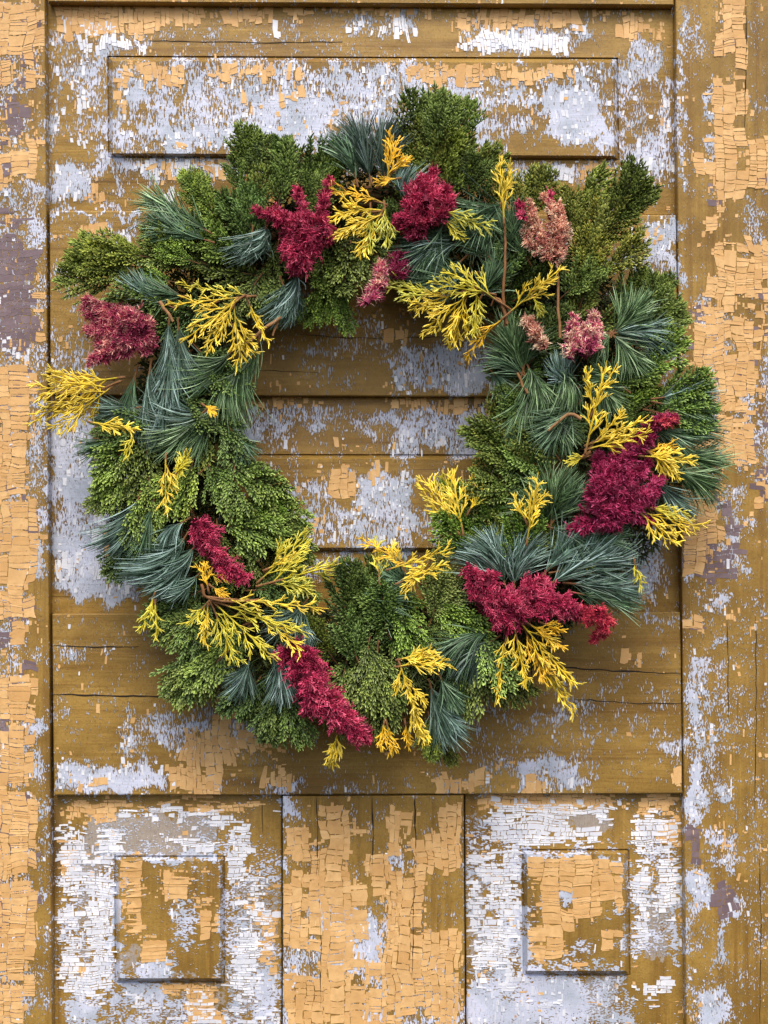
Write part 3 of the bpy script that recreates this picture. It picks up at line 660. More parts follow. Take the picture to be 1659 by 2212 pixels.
for x0, y0, x1, y1, ang, hue, n_ in CYP:
    a = math.radians(ang); ux, uy = math.cos(a), -math.sin(a)
    for i in range(n_):
        # tips spread over the patch; the base lies behind them
        fx, fy = rng.uniform(.12, .88), ((i + rng.uniform(.2, .8)) / n_)
        if abs(ux) > abs(uy): fx, fy = fy, fx
        mxs = min(x1 - x0, y1 - y0); sca = float(np.clip(mxs / 105 * rng.uniform(.82, 1.05), .6, 1.05))
        cx, cy = x0 + (x1 - x0) * fx, y0 + (y1 - y0) * fy
        L = 112 * sca
        bx, by = cx - ux * L * .5, cy - uy * L * .5
        # keep tips inside the patch along the growth direction
        tx, ty = bx + ux * L, by + uy * L
        bx += np.clip(tx, x0 + 4, x1 - 4) - tx if abs(ux) > .5 else 0; by += np.clip(ty, y0 + 4, y1 - 4) - ty if abs(uy) > .5 else 0
        frond(bx, by, crest(bx, by) * .9 + rng.uniform(-.008, .010), ang + rng.normal(0, 20), rng.uniform(-6, 18), rng.normal(0, 14), sca, hue)

# ---- pine sprigs
PN = {'b': (.92, 1.0, .96), 'B': (1.15, 1.22, 1.24), 'g': (.95, 1.06, .58), 'd': (.70, .84, .54), 'k': (.42, .46, .44), 'w': (1.5, 1.5, 1.45)}
def pine(bx, by, tx, ty, n_, spread, curl, hue, lift=.007, nl=None, seed=0, stem=.45, dz=0.0):
    r = np.random.default_rng(900 + seed)
    L = math.hypot(tx - bx, ty - by); nl = nl or min(L * .72, 88); stem = max(stem, 1 - nl * .95 / L)
    d0 = crest(bx, by) + lift + dz; d1 = crest(tx, ty) * .55 + d0 * .45 + lift
    A = PX(bx, by, d0); E = PX(tx, ty, d1); ax = E - A; ax /= np.linalg.norm(ax)
    vw = np.array([0, -1., 0]); sd = np.cross(ax, vw); sd /= np.linalg.norm(sd); up = np.cross(sd, ax)
    o_ = np.array(A)
    t0 = r.uniform(0, 1, n_) ** .8 * stem * L * S
    th_ = np.radians(r.normal(0, spread, n_)); ph_ = np.radians(np.abs(r.normal(0, spread * .7, n_)) - 6)
    D = ax[None] * (np.cos(th_) * np.cos(ph_))[:, None] + sd[None] * np.sin(th_)[:, None] + up[None] * np.sin(ph_)[:, None]
    D /= np.linalg.norm(D, axis=1, keepdims=True)
    ln = nl * S * r.uniform(.72, 1.08, n_); k = np.linspace(0, 1, 6)[None, :, None]
    cv = (curl * 1.5 + r.normal(.08 * (1 if seed % 2 else -1), .16, n_))[:, None, None]
    C = ax[None, None] * t0[:, None, None] + D[:, None] * ln[:, None, None] * k + sd[None, None] * (cv * ln[:, None, None] * k ** 2) - up[None, None] * (np.abs(cv) * .3 + .04) * ln[:, None, None] * k ** 2
    C[:, :, 2] -= (r.uniform(.0, .05, n_)[:, None]) * ln[:, None] * (k[..., 0] ** 2)
    rad = np.array([.6, .88, .98, .92, .75, .3])[None] * S * r.uniform(.85, 1.3, (n_, 1))
    T = np.clip(r.normal(.42, .28, (n_, 1)) + np.array([-.25, -.1, .0, .08, .12, .15])[None], 0, 1)
    V, q, TT = tubes(C, rad, T, 3, seed)
    b = Buf(); b.add(V, q, None, TT)
    o = obj("pine_sprig", b.mesh("pine_sprig", M_PINE), wreath, pinv=WINV); o.matrix_basis = Matrix.Translation(Vector(o_))
    h = PN[hue]; v = r.uniform(.9, 1.1); o.color = (h[0] * v, h[1] * v, h[2] * v, 1)
    sb = Buf(); polyline_tube(sb, [-ax * 14 * S, ax * stem * L * S * .5, ax * stem * L * S], 2.2 * S, 1.2 * S, 5, .35)
    obj("stem", sb.mesh("stem", M_TWIG), o)
PINES = [  # base, tip, needles, spread, curl, colour
 (450,500,285,405,110,18,.05,'g'),(450,520,300,475,90,14,.0,'d'),(800,385,765,255,200,17,-.05,'k'),(830,385,825,262,130,16,.1,'k'),(770,390,745,290,90,16,-.1,'d'),(575,485,560,570,60,34,.45,'B'),(545,500,535,560,50,26,.2,'b'),
 (640,590,640,690,130,20,.35,'B'),(610,610,640,680,70,16,.3,'b'),(880,430,850,370,50,34,.4,'B'),(960,480,900,590,110,24,.2,'d'),(1000,520,880,545,120,20,-.2,'b'),(1085,440,985,520,130,26,.1,'d'),(1020,590,885,610,120,22,.15,'d'),(1000,560,920,640,90,18,.1,'b'),(1060,560,990,470,90,22,.1,'d'),
 (365,660,265,610,90,16,.1,'b'),(400,640,300,630,80,14,.0,'d'),
 (365,690,368,885,150,11,.10,'B'),(385,700,395,830,70,10,-.1,'b'),(325,790,300,960,120,8,-.12,'b'),(295,800,262,930,70,8,-.1,'d'),(355,820,355,960,80,9,.15,'b'),(500,760,400,870,150,18,.35,'g'),(545,770,450,890,120,18,-.25,'g'),(560,730,530,860,40,14,.2,'g'),
 (300,880,215,890,80,15,.1,'b'),(455,885,300,955,190,15,.30,'b'),(440,890,350,985,140,17,.25,'g'),(470,880,400,985,90,17,.1,'g'),(255,940,178,985,60,18,.1,'d'),(250,960,215,990,50,18,.1,'b'),(500,930,545,990,50,20,.1,'d'),
 (300,1075,265,1195,100,13,.3,'b'),(330,1090,300,1200,70,12,.2,'d'),(400,1160,330,1275,170,17,.42,'B'),(420,1180,350,1295,130,15,.35,'B'),(430,1240,380,1300,70,15,.2,'b'),(400,1125,340,1160,60,15,-.3,'B'),
 (540,1420,520,1505,90,20,.1,'b'),(600,1420,620,1510,110,22,.12,'B'),(640,1340,680,1385,50,18,.2,'B'),(660,1300,600,1380,60,25,.1,'b'),(570,1395,640,1440,50,14,.1,'B'),
 (930,1480,970,1615,130,15,-.10,'b'),(940,1520,990,1580,90,14,.05,'B'),(950,1460,985,1530,80,16,.0,'d'),(1060,1360,930,1420,130,20,-.25,'d'),(1070,1380,980,1440,100,18,-.15,'k'),(1050,1400,1080,1460,60,20,.1,'d'),
 (1090,1260,1060,1150,150,26,-.10,'B'),(1110,1265,1130,1155,120,24,.10,'B'),(1060,1260,1010,1170,70,14,-.2,'b'),
 (1190,1260,1330,1170,150,17,-.08,'B'),(1200,1235,1375,1205,140,14,-.05,'b'),(1230,1260,1390,1275,110,13,-.05,'b'),(1250,1180,1350,1150,70,13,.0,'d'),(1175,1240,1250,1145,90,17,.0,'B'),(1240,1280,1390,1310,60,13,.0,'d'),
 (1190,1130,1200,1010,120,34,.0,'g'),(1180,1130,1120,1060,60,24,.0,'g'),(1190,1140,1270,1170,70,24,.0,'d'),(1200,1120,1260,1050,80,24,.0,'d'),
 (1325,720,1445,715,110,20,.1,'b'),(1325,720,1400,640,90,28,.0,'g'),(1325,725,1390,800,90,20,.0,'g'),(1320,720,1270,770,60,24,.0,'g'),
 (1420,860,1545,845,130,16,.0,'b'),(1420,870,1540,895,100,14,.0,'g'),
 (1430,960,1560,900,100,14,.05,'d'),(1430,980,1600,1005,140,15,.0,'g'),(1440,1010,1570,1060,120,16,.0,'g'),(1420,1040,1480,1120,80,18,.0,'b'),(1400,920,1500,960,80,16,.0,'d'),
 (1130,800,1085,690,120,22,.05,'g'),(1130,800,1160,700,70,20,.0,'g'),(1130,810,1060,760,60,20,.0,'d'),(1140,790,1180,880,100,24,.1,'g'),(1150,830,1110,950,90,18,.0,'g'),(1200,800,1260,860,110,30,.3,'g'),(1240,830,1180,790,80,30,.3,'B'),(1160,890,1250,940,90,18,.1,'g'),(1250,870,1160,960,120,22,.1,'d'),(1280,820,1340,880,70,20,.0,'g'),(1350,840,1280,790,80,22,.0,'g'),(1060,800,1110,860,60,20,.0,'d'),
 (760,1290,880,1300,60,20,.0,'d'),(900,1260,820,1240,70,22,.1,'d'),(1090,560,1110,440,70,18,.0,'d'),(1140,560,1090,470,70,18,.0,'g'),(1040,640,1090,560,70,22,.0,'d'),(720,300,690,360,0,10,0,'d'),
]
for i, p in enumerate(PINES):
    if p[4]: pine(*p[:4], int(p[4] * 1.9), *p[5:], seed=i)

# ---- gold cypress sprigs: forked threads
GC = {'y': (1.0, 1.1, 1.0), 'o': (1.1, .99, .6), 'g': (.80, 1.04, 1.0), 'p': (.72, 1.02, 1.3), 'k': (.72, .78, .7)}
def gold(bx, by, tx, ty, hue='y', curve=0.0, wide=.5, dens=9, lift=.016, seed=0, twig=0, thick=1.0):
    r = np.random.default_rng(1500 + seed); L = math.hypot(tx - bx, ty - by)
    Cs, Rs, Ts = [], [], []
    def branch(p, a, ln, lev, z, cv):
        K = 6; k = np.linspace(0, 1, K); ang = a + cv * (k - .5 if lev == 0 else k)
        st_ = np.stack([np.cos(ang), np.sin(ang), np.full(K, z) + r.normal(0, .05, K)], -1) * ln / (K - 1)
        c = p + np.vstack([[0, 0, 0], np.cumsum(st_[1:], 0)])
        rad = (1.85, 1.55, 1.4, 1.3)[lev] * thick * np.linspace(1.05, .8, K) * r.uniform(.85, 1.15); rad = rad * np.array([.9, 1, 1.05, 1.05, .95, .5])
        Cs.append(c); Rs.append(rad); Ts.append(np.clip((.18, .35, .5, .6)[lev] + .3 * k + r.normal(0, .08), 0, 1))
        if lev >= (2 if L < 55 else 3): return
        nb = max(2, int((dens * .9, 4, 2.4)[lev] * (ln / L if lev == 0 else min(1.3, ln / (L * .38))) + .5))
        sgn = r.choice([-1, 1])
        for j in range(nb):
            f = (.16 if lev == 0 else .22) + .76 * (j + r.uniform(-.2, .2)) / nb; f = float(np.clip(f, .08, .97)); sgn = -sgn
            q = np.array([np.interp(f, k, c[:, m]) for m in range(3)]); an = np.interp(f, k, ang)
            if lev == 0: l2 = L * wide * (1.0 - .68 * f) * r.uniform(.7, 1.2)
            else: l2 = ln * (.52 - .2 * f) * r.uniform(.7, 1.3)
            l2 = max(l2, 9 + 4 * r.random())
            if lev == 2 and l2 < 12 and r.random() < .5: continue
            branch(q, an + sgn * r.uniform(.34, .66), l2, lev + 1, z + r.normal(.06, .16), -sgn * r.uniform(.0, .5))
    branch(np.zeros(3), 0, L, 0, .05, curve)
    C = np.array(Cs)
    d0 = crest(bx, by) + lift; d1 = crest(tx, ty) * .7 + d0 * .3 + lift * .7
    A = PX(bx, by, d0); E = PX(tx, ty, d1)
    # orient the main stem so that it ends at its tip
    ax = E - A; axn = ax / np.linalg.norm(ax); vw = np.array([0, -1., 0]); sd = np.cross(vw, axn); sd /= np.linalg.norm(sd); up = np.cross(axn, sd)
    C = (C[..., :1] * axn + C[..., 1:2] * sd + C[..., 2:3] * up) * S
    V, q, T = tubes(C, np.array(Rs) * S, np.array(Ts), 4, seed)
    b = Buf(); b.add(V, q, None, T)
    o = obj("gold_cypress_sprig", b.mesh("gold_cypress_sprig", M_GOLD, True), wreath, pinv=WINV); o.matrix_basis = Matrix.Translation(Vector(A))
    h = GC[hue]; v = r.uniform(.94, 1.06); o.color = (h[0] * v, h[1] * v, h[2] * v, 1)
    sb = Buf(); polyline_tube(sb, [-axn * (6 + twig) * S - up * (.002 + twig * .00008), -axn * twig * .4 * S, axn * L * .12 * S, axn * L * .3 * S], 2.6 * S, 1.6 * S, 6, .55)
    obj("stem", sb.mesh("stem", M_TWIG), o)
GOLDS = [
 dict(bx=835,by=395,tx=850,ty=300,hue='o',wide=.55),dict(bx=850,by=370,tx=882,ty=345,hue='o',wide=.6,dens=6),dict(bx=860,by=385,tx=815,ty=395,hue='o',dens=6),
 dict(bx=830,by=440,tx=712,ty=410,hue='o',curve=.6,wide=.4),dict(bx=825,by=455,tx=705,ty=470,hue='y',curve=.7,wide=.45,thick=1.2),dict(bx=825,by=465,tx=725,ty=510,hue='y',curve=.5,wide=.5,thick=1.2),dict(bx=830,by=450,tx=772,ty=550,hue='y',wide=.5),dict(bx=830,by=440,tx=840,ty=530,hue='p',wide=.5,dens=7),dict(bx=800,by=440,tx=800,ty=545,hue='p',wide=.35),
 dict(bx=1089,by=480,tx=1078,ty=345,hue='y',wide=.42,dens=8,lift=.03),dict(bx=1085,by=440,tx=1105,ty=355,hue='y',wide=.35,dens=6,lift=.03),
 dict(bx=945,by=450,tx=1055,ty=495,hue='p',wide=.45,lift=.022),dict(bx=950,by=470,tx=1000,ty=520,hue='g',wide=.5,dens=6),
 dict(bx=1075,by=650,tx=965,ty=585,hue='g',wide=.5,curve=.3,twig=25,lift=.026),dict(bx=1065,by=635,tx=940,ty=615,hue='g',wide=.45,lift=.026),dict(bx=960,by=640,tx=842,ty=620,hue='p',wide=.55,lift=.022),dict(bx=1020,by=625,tx=925,ty=720,hue='y',wide=.5,lift=.026),dict(bx=1010,by=635,tx=975,ty=745,hue='y',wide=.5,lift=.024),dict(bx=1030,by=620,tx=1025,ty=715,hue='g',wide=.45,lift=.022),dict(bx=1000,by=630,tx=890,ty=665,hue='y',wide=.45,lift=.022),
 dict(bx=1095,by=680,tx=1205,ty=585,hue='y',wide=.38,lift=.026,twig=8),dict(bx=1150,by=630,tx=1195,ty=600,hue='y',wide=.5,dens=5,lift=.026),dict(bx=1085,by=690,tx=1005,ty=770,hue='o',wide=.35,curve=.5,lift=.02),
 dict(bx=545,by=640,tx=390,ty=615,hue='g',wide=.18,dens=10,lift=.022),dict(bx=540,by=640,tx=365,ty=660,hue='y',wide=.30,lift=.024,twig=6),dict(bx=525,by=640,tx=400,ty=735,hue='y',wide=.42,lift=.026),dict(bx=510,by=650,tx=450,ty=755,hue='y',wide=.45,lift=.026),dict(bx=505,by=660,tx=520,ty=785,hue='y',wide=.45,lift=.024),dict(bx=535,by=650,tx=578,ty=740,hue='y',wide=.25,dens=7,lift=.02),dict(bx=500,by=700,tx=548,ty=765,hue='y',wide=.5,dens=5,lift=.022),
 dict(bx=262,by=815,tx=72,ty=845,hue='y',wide=.46,dens=13,lift=.018),dict(bx=255,by=825,tx=66,ty=908,hue='y',wide=.44,dens=13,lift=.018),dict(bx=250,by=830,tx=115,ty=930,hue='y',wide=.44,dens=12,lift=.016),dict(bx=240,by=820,tx=90,ty=818,hue='y',wide=.3,dens=12,lift=.016),
 dict(bx=195,by=912,tx=300,ty=930,hue='y',wide=.36,thick=1.2,lift=.022),dict(bx=290,by=930,tx=270,ty=990,hue='g',wide=.4,dens=5,lift=.022),
 dict(bx=358,by=985,tx=358,ty=1100,hue='y',wide=.42,dens=8,lift=.018),dict(bx=375,by=1030,tx=408,ty=985,hue='g',wide=.5,dens=5,lift=.018),dict(bx=400,by=975,tx=380,ty=1040,hue='g',wide=.4,dens=5),dict(bx=440,by=875,tx=462,ty=890,hue='o',wide=.5,dens=4,lift=.02),
 dict(bx=1265,by=975,tx=1305,ty=795,hue='y',wide=.28,dens=10,thick=1.15,lift=.026),dict(bx=1280,by=880,tx=1265,ty=800,hue='y',wide=.4,dens=6,lift=.026),dict(bx=1275,by=900,tx=1330,ty=790,hue='y',wide=.3,dens=7,lift=.026),
 dict(bx=1270,by=960,tx=1395,ty=905,hue='y',wide=.35,thick=1.15,lift=.022,curve=.4),dict(bx=1270,by=970,tx=1400,ty=935,hue='y',wide=.35,thick=1.2,lift=.022),dict(bx=1275,by=965,tx=1345,ty=890,hue='y',wide=.3,lift=.02),dict(bx=1270,by=985,tx=1225,ty=1000,hue='g',wide=.5,dens=5,lift=.02),
 dict(bx=1385,by=985,tx=1500,ty=995,hue='y',wide=.4,lift=.022,thick=1.1),dict(bx=1400,by=975,tx=1465,ty=1030,hue='y',wide=.45,lift=.022,thick=1.2),dict(bx=1390,by=975,tx=1460,ty=965,hue='o',wide=.4,dens=6,lift=.02),
 dict(bx=1380,by=1105,tx=1520,ty=1140,hue='y',wide=.40,dens=11,lift=.016),dict(bx=1385,by=1110,tx=1460,ty=1175,hue='y',wide=.45,lift=.018,thick=1.15),dict(bx=1385,by=1095,tx=1490,ty=1110,hue='g',wide=.4,lift=.014),
 dict(bx=990,by=1150,tx=912,ty=1030,hue='y',wide=.5,lift=.026,thick=1.15),dict(bx=1000,by=1150,tx=975,ty=1015,hue='y',wide=.42,lift=.026,thick=1.1),dict(bx=985,by=1130,tx=960,ty=1025,hue='g',wide=.4,lift=.02),dict(bx=1000,by=1100,tx=1030,ty=1010,hue='y',wide=.4,lift=.022),dict(bx=980,by=1135,tx=925,ty=1100,hue='g',wide=.5,dens=6,lift=.02),dict(bx=1010,by=1110,tx=1042,ty=1050,hue='y',wide=.5,dens=6,lift=.02),
 dict(bx=1138,by=1172,tx=1160,ty=1030,hue='y',wide=.32,dens=9,lift=.026,thick=1.1),dict(bx=1138,by=1130,tx=1110,ty=1075,hue='y',wide=.4,dens=6,lift=.026),dict(bx=1140,by=1110,tx=1182,ty=1065,hue='y',wide=.4,dens=5,lift=.026),
 dict(bx=900,by=1230,tx=770,ty=1160,hue='o',wide=.3,lift=.02),dict(bx=840,by=1230,tx=975,ty=1185,hue='y',wide=.35,lift=.022),dict(bx=860,by=1260,tx=965,ty=1215,hue='y',wide=.38,lift=.022),dict(bx=820,by=1260,tx=815,ty=1150,hue='g',wide=.35,lift=.016),dict(bx=930,by=1210,tx=870,ty=1280,hue='y',wide=.4,lift=.022),dict(bx=870,by=1230,tx=840,ty=1180,hue='y',wide=.5,dens=6),
 dict(bx=560,by=1265,tx=725,ty=1220,hue='g',wide=.42,dens=10,lift=.02),dict(bx=560,by=1255,tx=665,ty=1160,hue='g',wide=.45,lift=.02),dict(bx=590,by=1260,tx=670,ty=1275,hue='p',wide=.5,lift=.018),dict(bx=575,by=1230,tx=640,ty=1200,hue='y',wide=.4,dens=6,lift=.02),
 dict(bx=450,by=1275,tx=440,ty=1215,hue='o',wide=.5,dens=6,lift=.02),dict(bx=455,by=1265,tx=490,ty=1290,hue='o',wide=.6,dens=6,lift=.02),dict(bx=450,by=1240,tx=500,ty=1250,hue='y',wide=.5,dens=6,lift=.018),
 dict(bx=455,by=1290,tx=690,ty=1312,hue='y',wide=.22,dens=12,lift=.03,twig=10),dict(bx=465,by=1300,tx=660,ty=1365,hue='g',wide=.30,dens=11,lift=.028),dict(bx=460,by=1300,tx=590,ty=1420,hue='g',wide=.36,dens=11,lift=.026),dict(bx=455,by=1300,tx=510,ty=1430,hue='g',wide=.40,dens=10,lift=.024),dict(bx=450,by=1300,tx=405,ty=1350,hue='g',wide=.45,dens=7,lift=.022),dict(bx=450,by=1305,tx=440,ty=1390,hue='y',wide=.4,dens=8,lift=.022),dict(bx=560,by=1330,tx=650,ty=1400,hue='y',wide=.4,dens=8,lift=.026),
 dict(bx=335,by=1280,tx=305,ty=1365,hue='g',wide=.35,dens=7,lift=.012),dict(bx=335,by=1300,tx=340,ty=1375,hue='g',wide=.3,dens=6,lift=.012),
 dict(bx=1120,by=1340,tx=1240,ty=1480,hue='y',wide=.36,dens=12,lift=.018),dict(bx=1100,by=1340,tx=1070,ty=1515,hue='y',wide=.20,dens=10,lift=.016),dict(bx=1110,by=1345,tx=1135,ty=1480,hue='y',wide=.36,dens=10,lift=.02),dict(bx=1160,by=1420,tx=1245,ty=1545,hue='y',wide=.34,dens=10,lift=.016),dict(bx=1140,by=1345,tx=1215,ty=1400,hue='o',wide=.4,dens=8,lift=.02),dict(bx=1130,by=1350,tx=1180,ty=1470,hue='o',wide=.4,dens=10,lift=.014),dict(bx=1170,by=1345,tx=1215,ty=1365,hue='o',wide=.5,dens=5,lift=.02),
 dict(bx=860,by=1440,tx=965,ty=1430,hue='y',wide=.45,dens=11,lift=.024,thick=1.15,curve=-.4),dict(bx=862,by=1425,tx=935,ty=1405,hue='y',wide=.4,dens=8,lift=.024,thick=1.1),dict(bx=862,by=1430,tx=895,ty=1530,hue='y',wide=.34,dens=10,lift=.024,thick=1.15),dict(bx=880,by=1500,tx=920,ty=1605,hue='y',wide=.42,dens=11,lift=.02,thick=1.15),dict(bx=885,by=1480,tx=922,ty=1520,hue='y',wide=.5,dens=7,lift=.022,thick=1.1),dict(bx=865,by=1450,tx=855,ty=1500,hue='y',wide=.4,dens=6,lift=.022),
 dict(bx=730,by=1580,tx=712,ty=1660,hue='y',wide=.45,dens=8,lift=.012),dict(bx=835,by=1560,tx=850,ty=1630,hue='o',wide=.5,dens=7,lift=.01),dict(bx=830,by=1560,tx=820,ty=1615,hue='o',wide=.4,dens=6,lift=.01),dict(bx=875,by=1560,tx=885,ty=1615,hue='o',wide=.4,dens=6,lift=.008),
 dict(bx=1370,by=1210,tx=1385,ty=1270,hue='g',wide=.4,dens=6,lift=.014),dict(bx=1150,by=640,tx=1170,ty=680,hue='p',wide=.6,dens=6,lift=.012),
]
for i, g_ in enumerate(GOLDS): gold(seed=i, **g_)

# ---- crimson plumes: branching spikes thick with soft florets
PL = {'c': (1.05, 1.0, .92), 'm': (.9, .8, 1.0), 'k': (1.2, 3.6, 1.6), 'r': (1.12, 1.0, .62), 't': (1.12, 1.4, 1.35), 'd': (.7, .7, .8), 'p': (1.55, 7.0, 2.6)}
def plume(spikes, hue, lift, seed, core=None, hair=9.0, dense=1.0):
    """spikes: list of (x0,y0,x1,y1,r0,r1) in photo units"""
    r = np.random.default_rng(2300 + seed); b = Buf(); cb = Buf()
    bx, by = spikes[0][0], spikes[0][1]; O = PX(bx, by, crest(bx, by) + lift)
    for (x0, y0, x1, y1, r0, r1) in spikes:
        r0, r1 = r0 * .88, r1 * .88
        L = math.hypot(x1 - x0, y1 - y0)
        dA = crest(x0, y0) + lift + r.uniform(-.004, .004); dB = max(crest(x1, y1), .35 * dA) * .6 + dA * .4 + r.uniform(-.003, .008)
        A, E = PX(x0, y0, dA) - O, PX(x1, y1, dB) - O; ax = (E - A) / np.linalg.norm(E - A)
        vw = np.array([0, -1., 0]); sd = np.cross(ax, vw); sd /= np.linalg.norm(sd); up = np.cross(sd, ax)
        bend = r.normal(0, .06) * L * S
        M = int(L * (r0 + r1) * .026 + 10); N = int(dense * L * (r0 + r1) * .9 + 200)
        f = np.sort(r.uniform(0, 1, M)); rr = (r0 + (r1 - r0) * f) * (1 - .7 * np.clip((f - .55) / .45, 0, 1) ** 1.5) * S
        an_ = r.uniform(0, 2 * np.pi, M); ra = np.cos(an_)[:, None] * sd + np.sin(an_)[:, None] * up
        sb_ = A + (E - A) * f[:, None] + sd * (bend * np.sin(np.pi * f))[:, None]
        sdir_ = ra * r.uniform(.45, 1.0, M)[:, None] + ax * r.uniform(.25, 1.0, M)[:, None] + r.normal(0, .2, (M, 3)); sdir_ /= np.linalg.norm(sdir_, axis=1, keepdims=True)
        sl = rr * np.exp(r.normal(.12, .28, M)) * 1.08 + 3 * S; stint = np.clip(r.normal(.40, .20, M) + .15 * (vnoise(f * L, an_ * 9, 24, 61 + seed) - .5), 0, 1)
        m = r.integers(0, M, N); g = r.uniform(0, 1, N) ** .8
        wd = (5.2 * S * np.minimum(1, rr / (10 * S)))[m] * (1 - .65 * g ** 2) * (1 + .3 * np.sin(g * 14 + m))
        rn = r.normal(0, 1, (N, 3)); rn /= np.linalg.norm(rn, axis=1, keepdims=True)
        st_ = sb_[m] + sdir_[m] * (sl[m] * g)[:, None] + rn * (wd * r.uniform(.1, .8, N))[:, None]
        dr = sdir_[m] * r.uniform(.3, 1.0, N)[:, None] + rn * .75; dr /= np.linalg.norm(dr, axis=1, keepdims=True)
        ln = hair * .85 * S * np.exp(r.normal(-.1, .35, N)); k = np.linspace(0, 1, 4)[None, :, None]
        C = st_[:, None] + dr[:, None] * ln[:, None, None] * k
        rad = np.array([.7, .95, .75, .25])[None] * S * r.uniform(.6, 1.3, (N, 1))
        T = np.clip(stint[m][:, None] - .12 + .22 * g[:, None] + r.normal(0, .13, (N, 1)) + np.array([-.2, .0, .16, .3])[None], 0, 1)
        V, q, TT = tubes(C, rad, T, 3, seed); b.add(V, q, None, TT)
        kk = np.linspace(0, 1, 9); cc = A + (E - A) * kk[:, None] + sd * (bend * np.sin(np.pi * kk))[:, None]
        V, q, TT = tubes(cc[None], ((r0 + (r1 - r0) * kk) * .38 * (1 - .8 * kk ** 3) * S)[None], np.full((1, 9), .05), 7, 1); cb.add(V, q, None, TT)
    o = obj("flower_plume", b.mesh("flower_plume", M_TAN if hue == "t" else M_PLUME), wreath, pinv=WINV); o.matrix_basis = Matrix.Translation(Vector(O))
    h = PL[hue]; o.color = (*h, 1)
    o['label'] = {'t': 'pale pink-tan dried flower plume', 'p': 'small bright pink flower plume', 'k': 'dusty pink-crimson flower plume', 'r': 'red tip of a flower plume', 'm': 'deep magenta flower plume', 'd': 'small dark crimson flower plume'}.get(hue, 'crimson flower plume')
    c_ = obj("stalk", cb.mesh("stalk", M_TAN if hue == "t" else M_PLUME), o); c_.color = (h[0] * .7, h[1] * .7, h[2] * .7, 1)
def fan(x, y, a0, a1, n_, L0, L1, r0, r1, seed):
    r = np.random.default_rng(seed); out = []
    for i in range(n_):
        a = math.radians(a0 + (a1 - a0) * (i + .5) / n_ + r.normal(0, 4)); L = r.uniform(L0, L1)
        s0 = r.uniform(.0, .25) * L
        out.append((x + math.cos(a) * s0, y - math.sin(a) * s0, x + math.cos(a) * L, y - math.sin(a) * L, r0 * r.uniform(.8, 1.2), r1 * r.uniform(.8, 1.2)))
    return out
plume(fan(318, 712, 148, 212, 9, 110, 150, 22, 9, 1) + fan(300, 712, 110, 250, 10, 58, 82, 20, 11, 3) + fan(300, 715, 20, 340, 8, 20, 40, 18, 14, 2), 'k', .022, 1, hair=9)
plume([(690,500,550,455,20,5),(680,510,590,470,22,12),(660,500,640,585,28,14),(650,520,640,580,26,16),(690,490,712,388,13,5),(665,480,638,400,10,4),(690,500,620,540,26,18),(700,520,650,540,20,14),(700,470,705,520,14,12)], 'c', .026, 2)
plume([(910,500,935,372,26,16),(930,480,965,400,22,12),(900,490,860,475,18,10),(890,470,900,400,22,16),(950,470,975,430,18,10),(905,480,900,520,14,8),(920,440,915,385,24,14),(880,480,855,480,16,9)], 'c', .026, 3)
plume([(792,655,822,568,15,13)], 'p', .034, 4, hair=11)
plume([(862,605,856,556,18,16)], 'd', .028, 5, hair=10)
plume([(1190,560,1132,490,7,10),(1190,548,1145,438,8,11),(1192,550,1174,424,8,11),(1198,548,1204,436,8,11),(1206,555,1226,476,7,10),(1202,562,1218,542,7,8),(1190,560,1160,515,7,8)], 't', .030, 6, hair=7)
plume([(1195,555,1150,470,12,9),(1195,550,1190,450,13,9)], 'c', .026, 18, hair=6)
plume([(1130,470,1122,440,8,7),(1185,440,1188,420,8,6)], 'c', .024, 16, hair=8)
plume([(1182,752,1140,690,12,13)], 't', .024, 7, hair=9)
plume([(1230,775,1240,685,14,8),(1260,770,1285,680,18,11),(1255,765,1262,710,18,12),(1275,760,1290,700,14,10)], 'p', .026, 8)
plume([(1285,1115,1380,955,30,20),(1375,975,1405,918,16,11),(1395,925,1458,906,11,8),(1268,1110,1292,985,20,11),(1300,1100,1425,1035,22,10),(1290,1115,1412,1082,17,8),(1280,1125,1232,1142,12,6),(1300,1130,1412,1128,9,5),(1300,1050,1330,985,20,11),(1330,1060,1400,1000,18,9),(1270,1130,1330,1140,13,8)], 'm', .024, 9, hair=10)
plume([(1420,915,1460,910,9,8)], 'r', .032, 17, hair=7)
plume([(420,1125,450,1180,24,22),(440,1130,455,1160,20,18),(450,1175,490,1225,21,19),(485,1215,528,1250,18,16)], 'c', .024, 10)
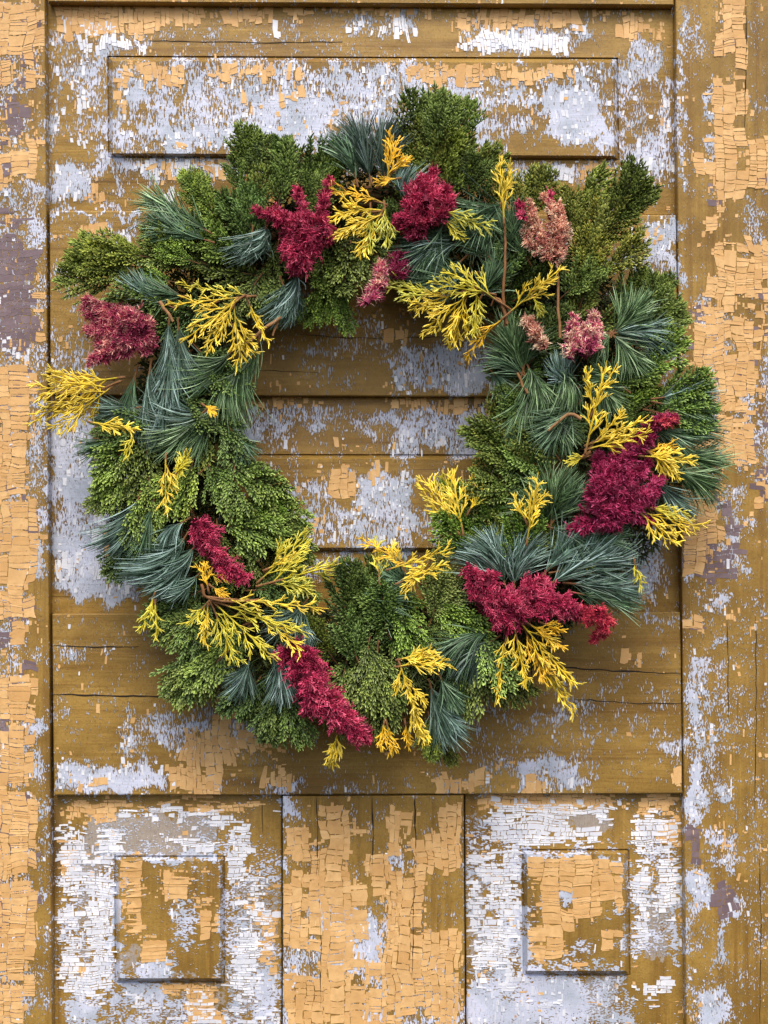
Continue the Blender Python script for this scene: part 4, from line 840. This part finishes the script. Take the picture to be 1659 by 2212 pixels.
plume([(625,1395,665,1460,30,34),(660,1400,680,1450,26,24),(660,1450,705,1520,38,34),(700,1510,745,1560,32,26),(740,1555,790,1592,24,20),(620,1400,612,1420,20,16),(690,1520,660,1540,16,9)], 'c', .024, 11, hair=9)
plume([(1010,1215,1040,1280,14,22),(1030,1290,1090,1300,34,34),(1080,1300,1160,1300,36,32),(1060,1320,1110,1340,28,22),(1150,1290,1230,1310,30,22),(1050,1270,1060,1245,24,18),(1130,1280,1180,1270,22,18),(1220,1310,1260,1325,19,14)], 'c', .024, 12, hair=9)
plume([(1250,1325,1300,1325,14,18),(1290,1320,1315,1345,18,14),(1310,1350,1268,1388,11,4)], 'r', .030, 13, hair=8)

# ---- loose twigs that show between the greens
def twig(pts, r0, r1, lift, tint=.5, seed=0):
    b = Buf(); A = PX(*pts[0], crest(*pts[0]) + lift)
    P = [PX(x, y, crest(x, y) + lift) - A for x, y in pts]
    polyline_tube(b, P, r0 * S, r1 * S, 6, tint, 5, .0003, seed)
    o = obj("twig", b.mesh("twig", M_TWIG, True), wreath, pinv=WINV); o.matrix_basis = Matrix.Translation(Vector(A))
twig([(1092, 705), (1088, 620), (1092, 540), (1088, 470)], 3.6, 2.2, .022, .5)
twig([(1095, 700), (1084, 655), (1065, 640)], 3.8, 2.4, .024, .45)
twig([(1210, 730), (1206, 650), (1203, 555)], 3.2, 2.6, .02, .75)
twig([(608, 685), (565, 715), (535, 742)], 4.0, 3.2, .012, .8)
twig([(602, 690), (590, 725)], 3.0, 2.2, .010, .75)
twig([(345, 652), (358, 670), (375, 695)], 4.2, 3.2, .018, .8)
twig([(435, 1262), (448, 1290), (500, 1300), (560, 1296)], 3.6, 2.2, .03, .5)
twig([(1255, 905), (1228, 895), (1185, 930)], 4.5, 3.0, .02, .9)
twig([(1275, 975), (1255, 990)], 5.0, 3.6, .02, .45)
twig([(1140, 850), (1128, 830), (1118, 805)], 3.4, 2.6, .018, .6)
print("fronds", NF[0], "objects", len(bpy.data.objects), "tris", sum(len(m.polygons) * 2 for m in bpy.data.meshes))
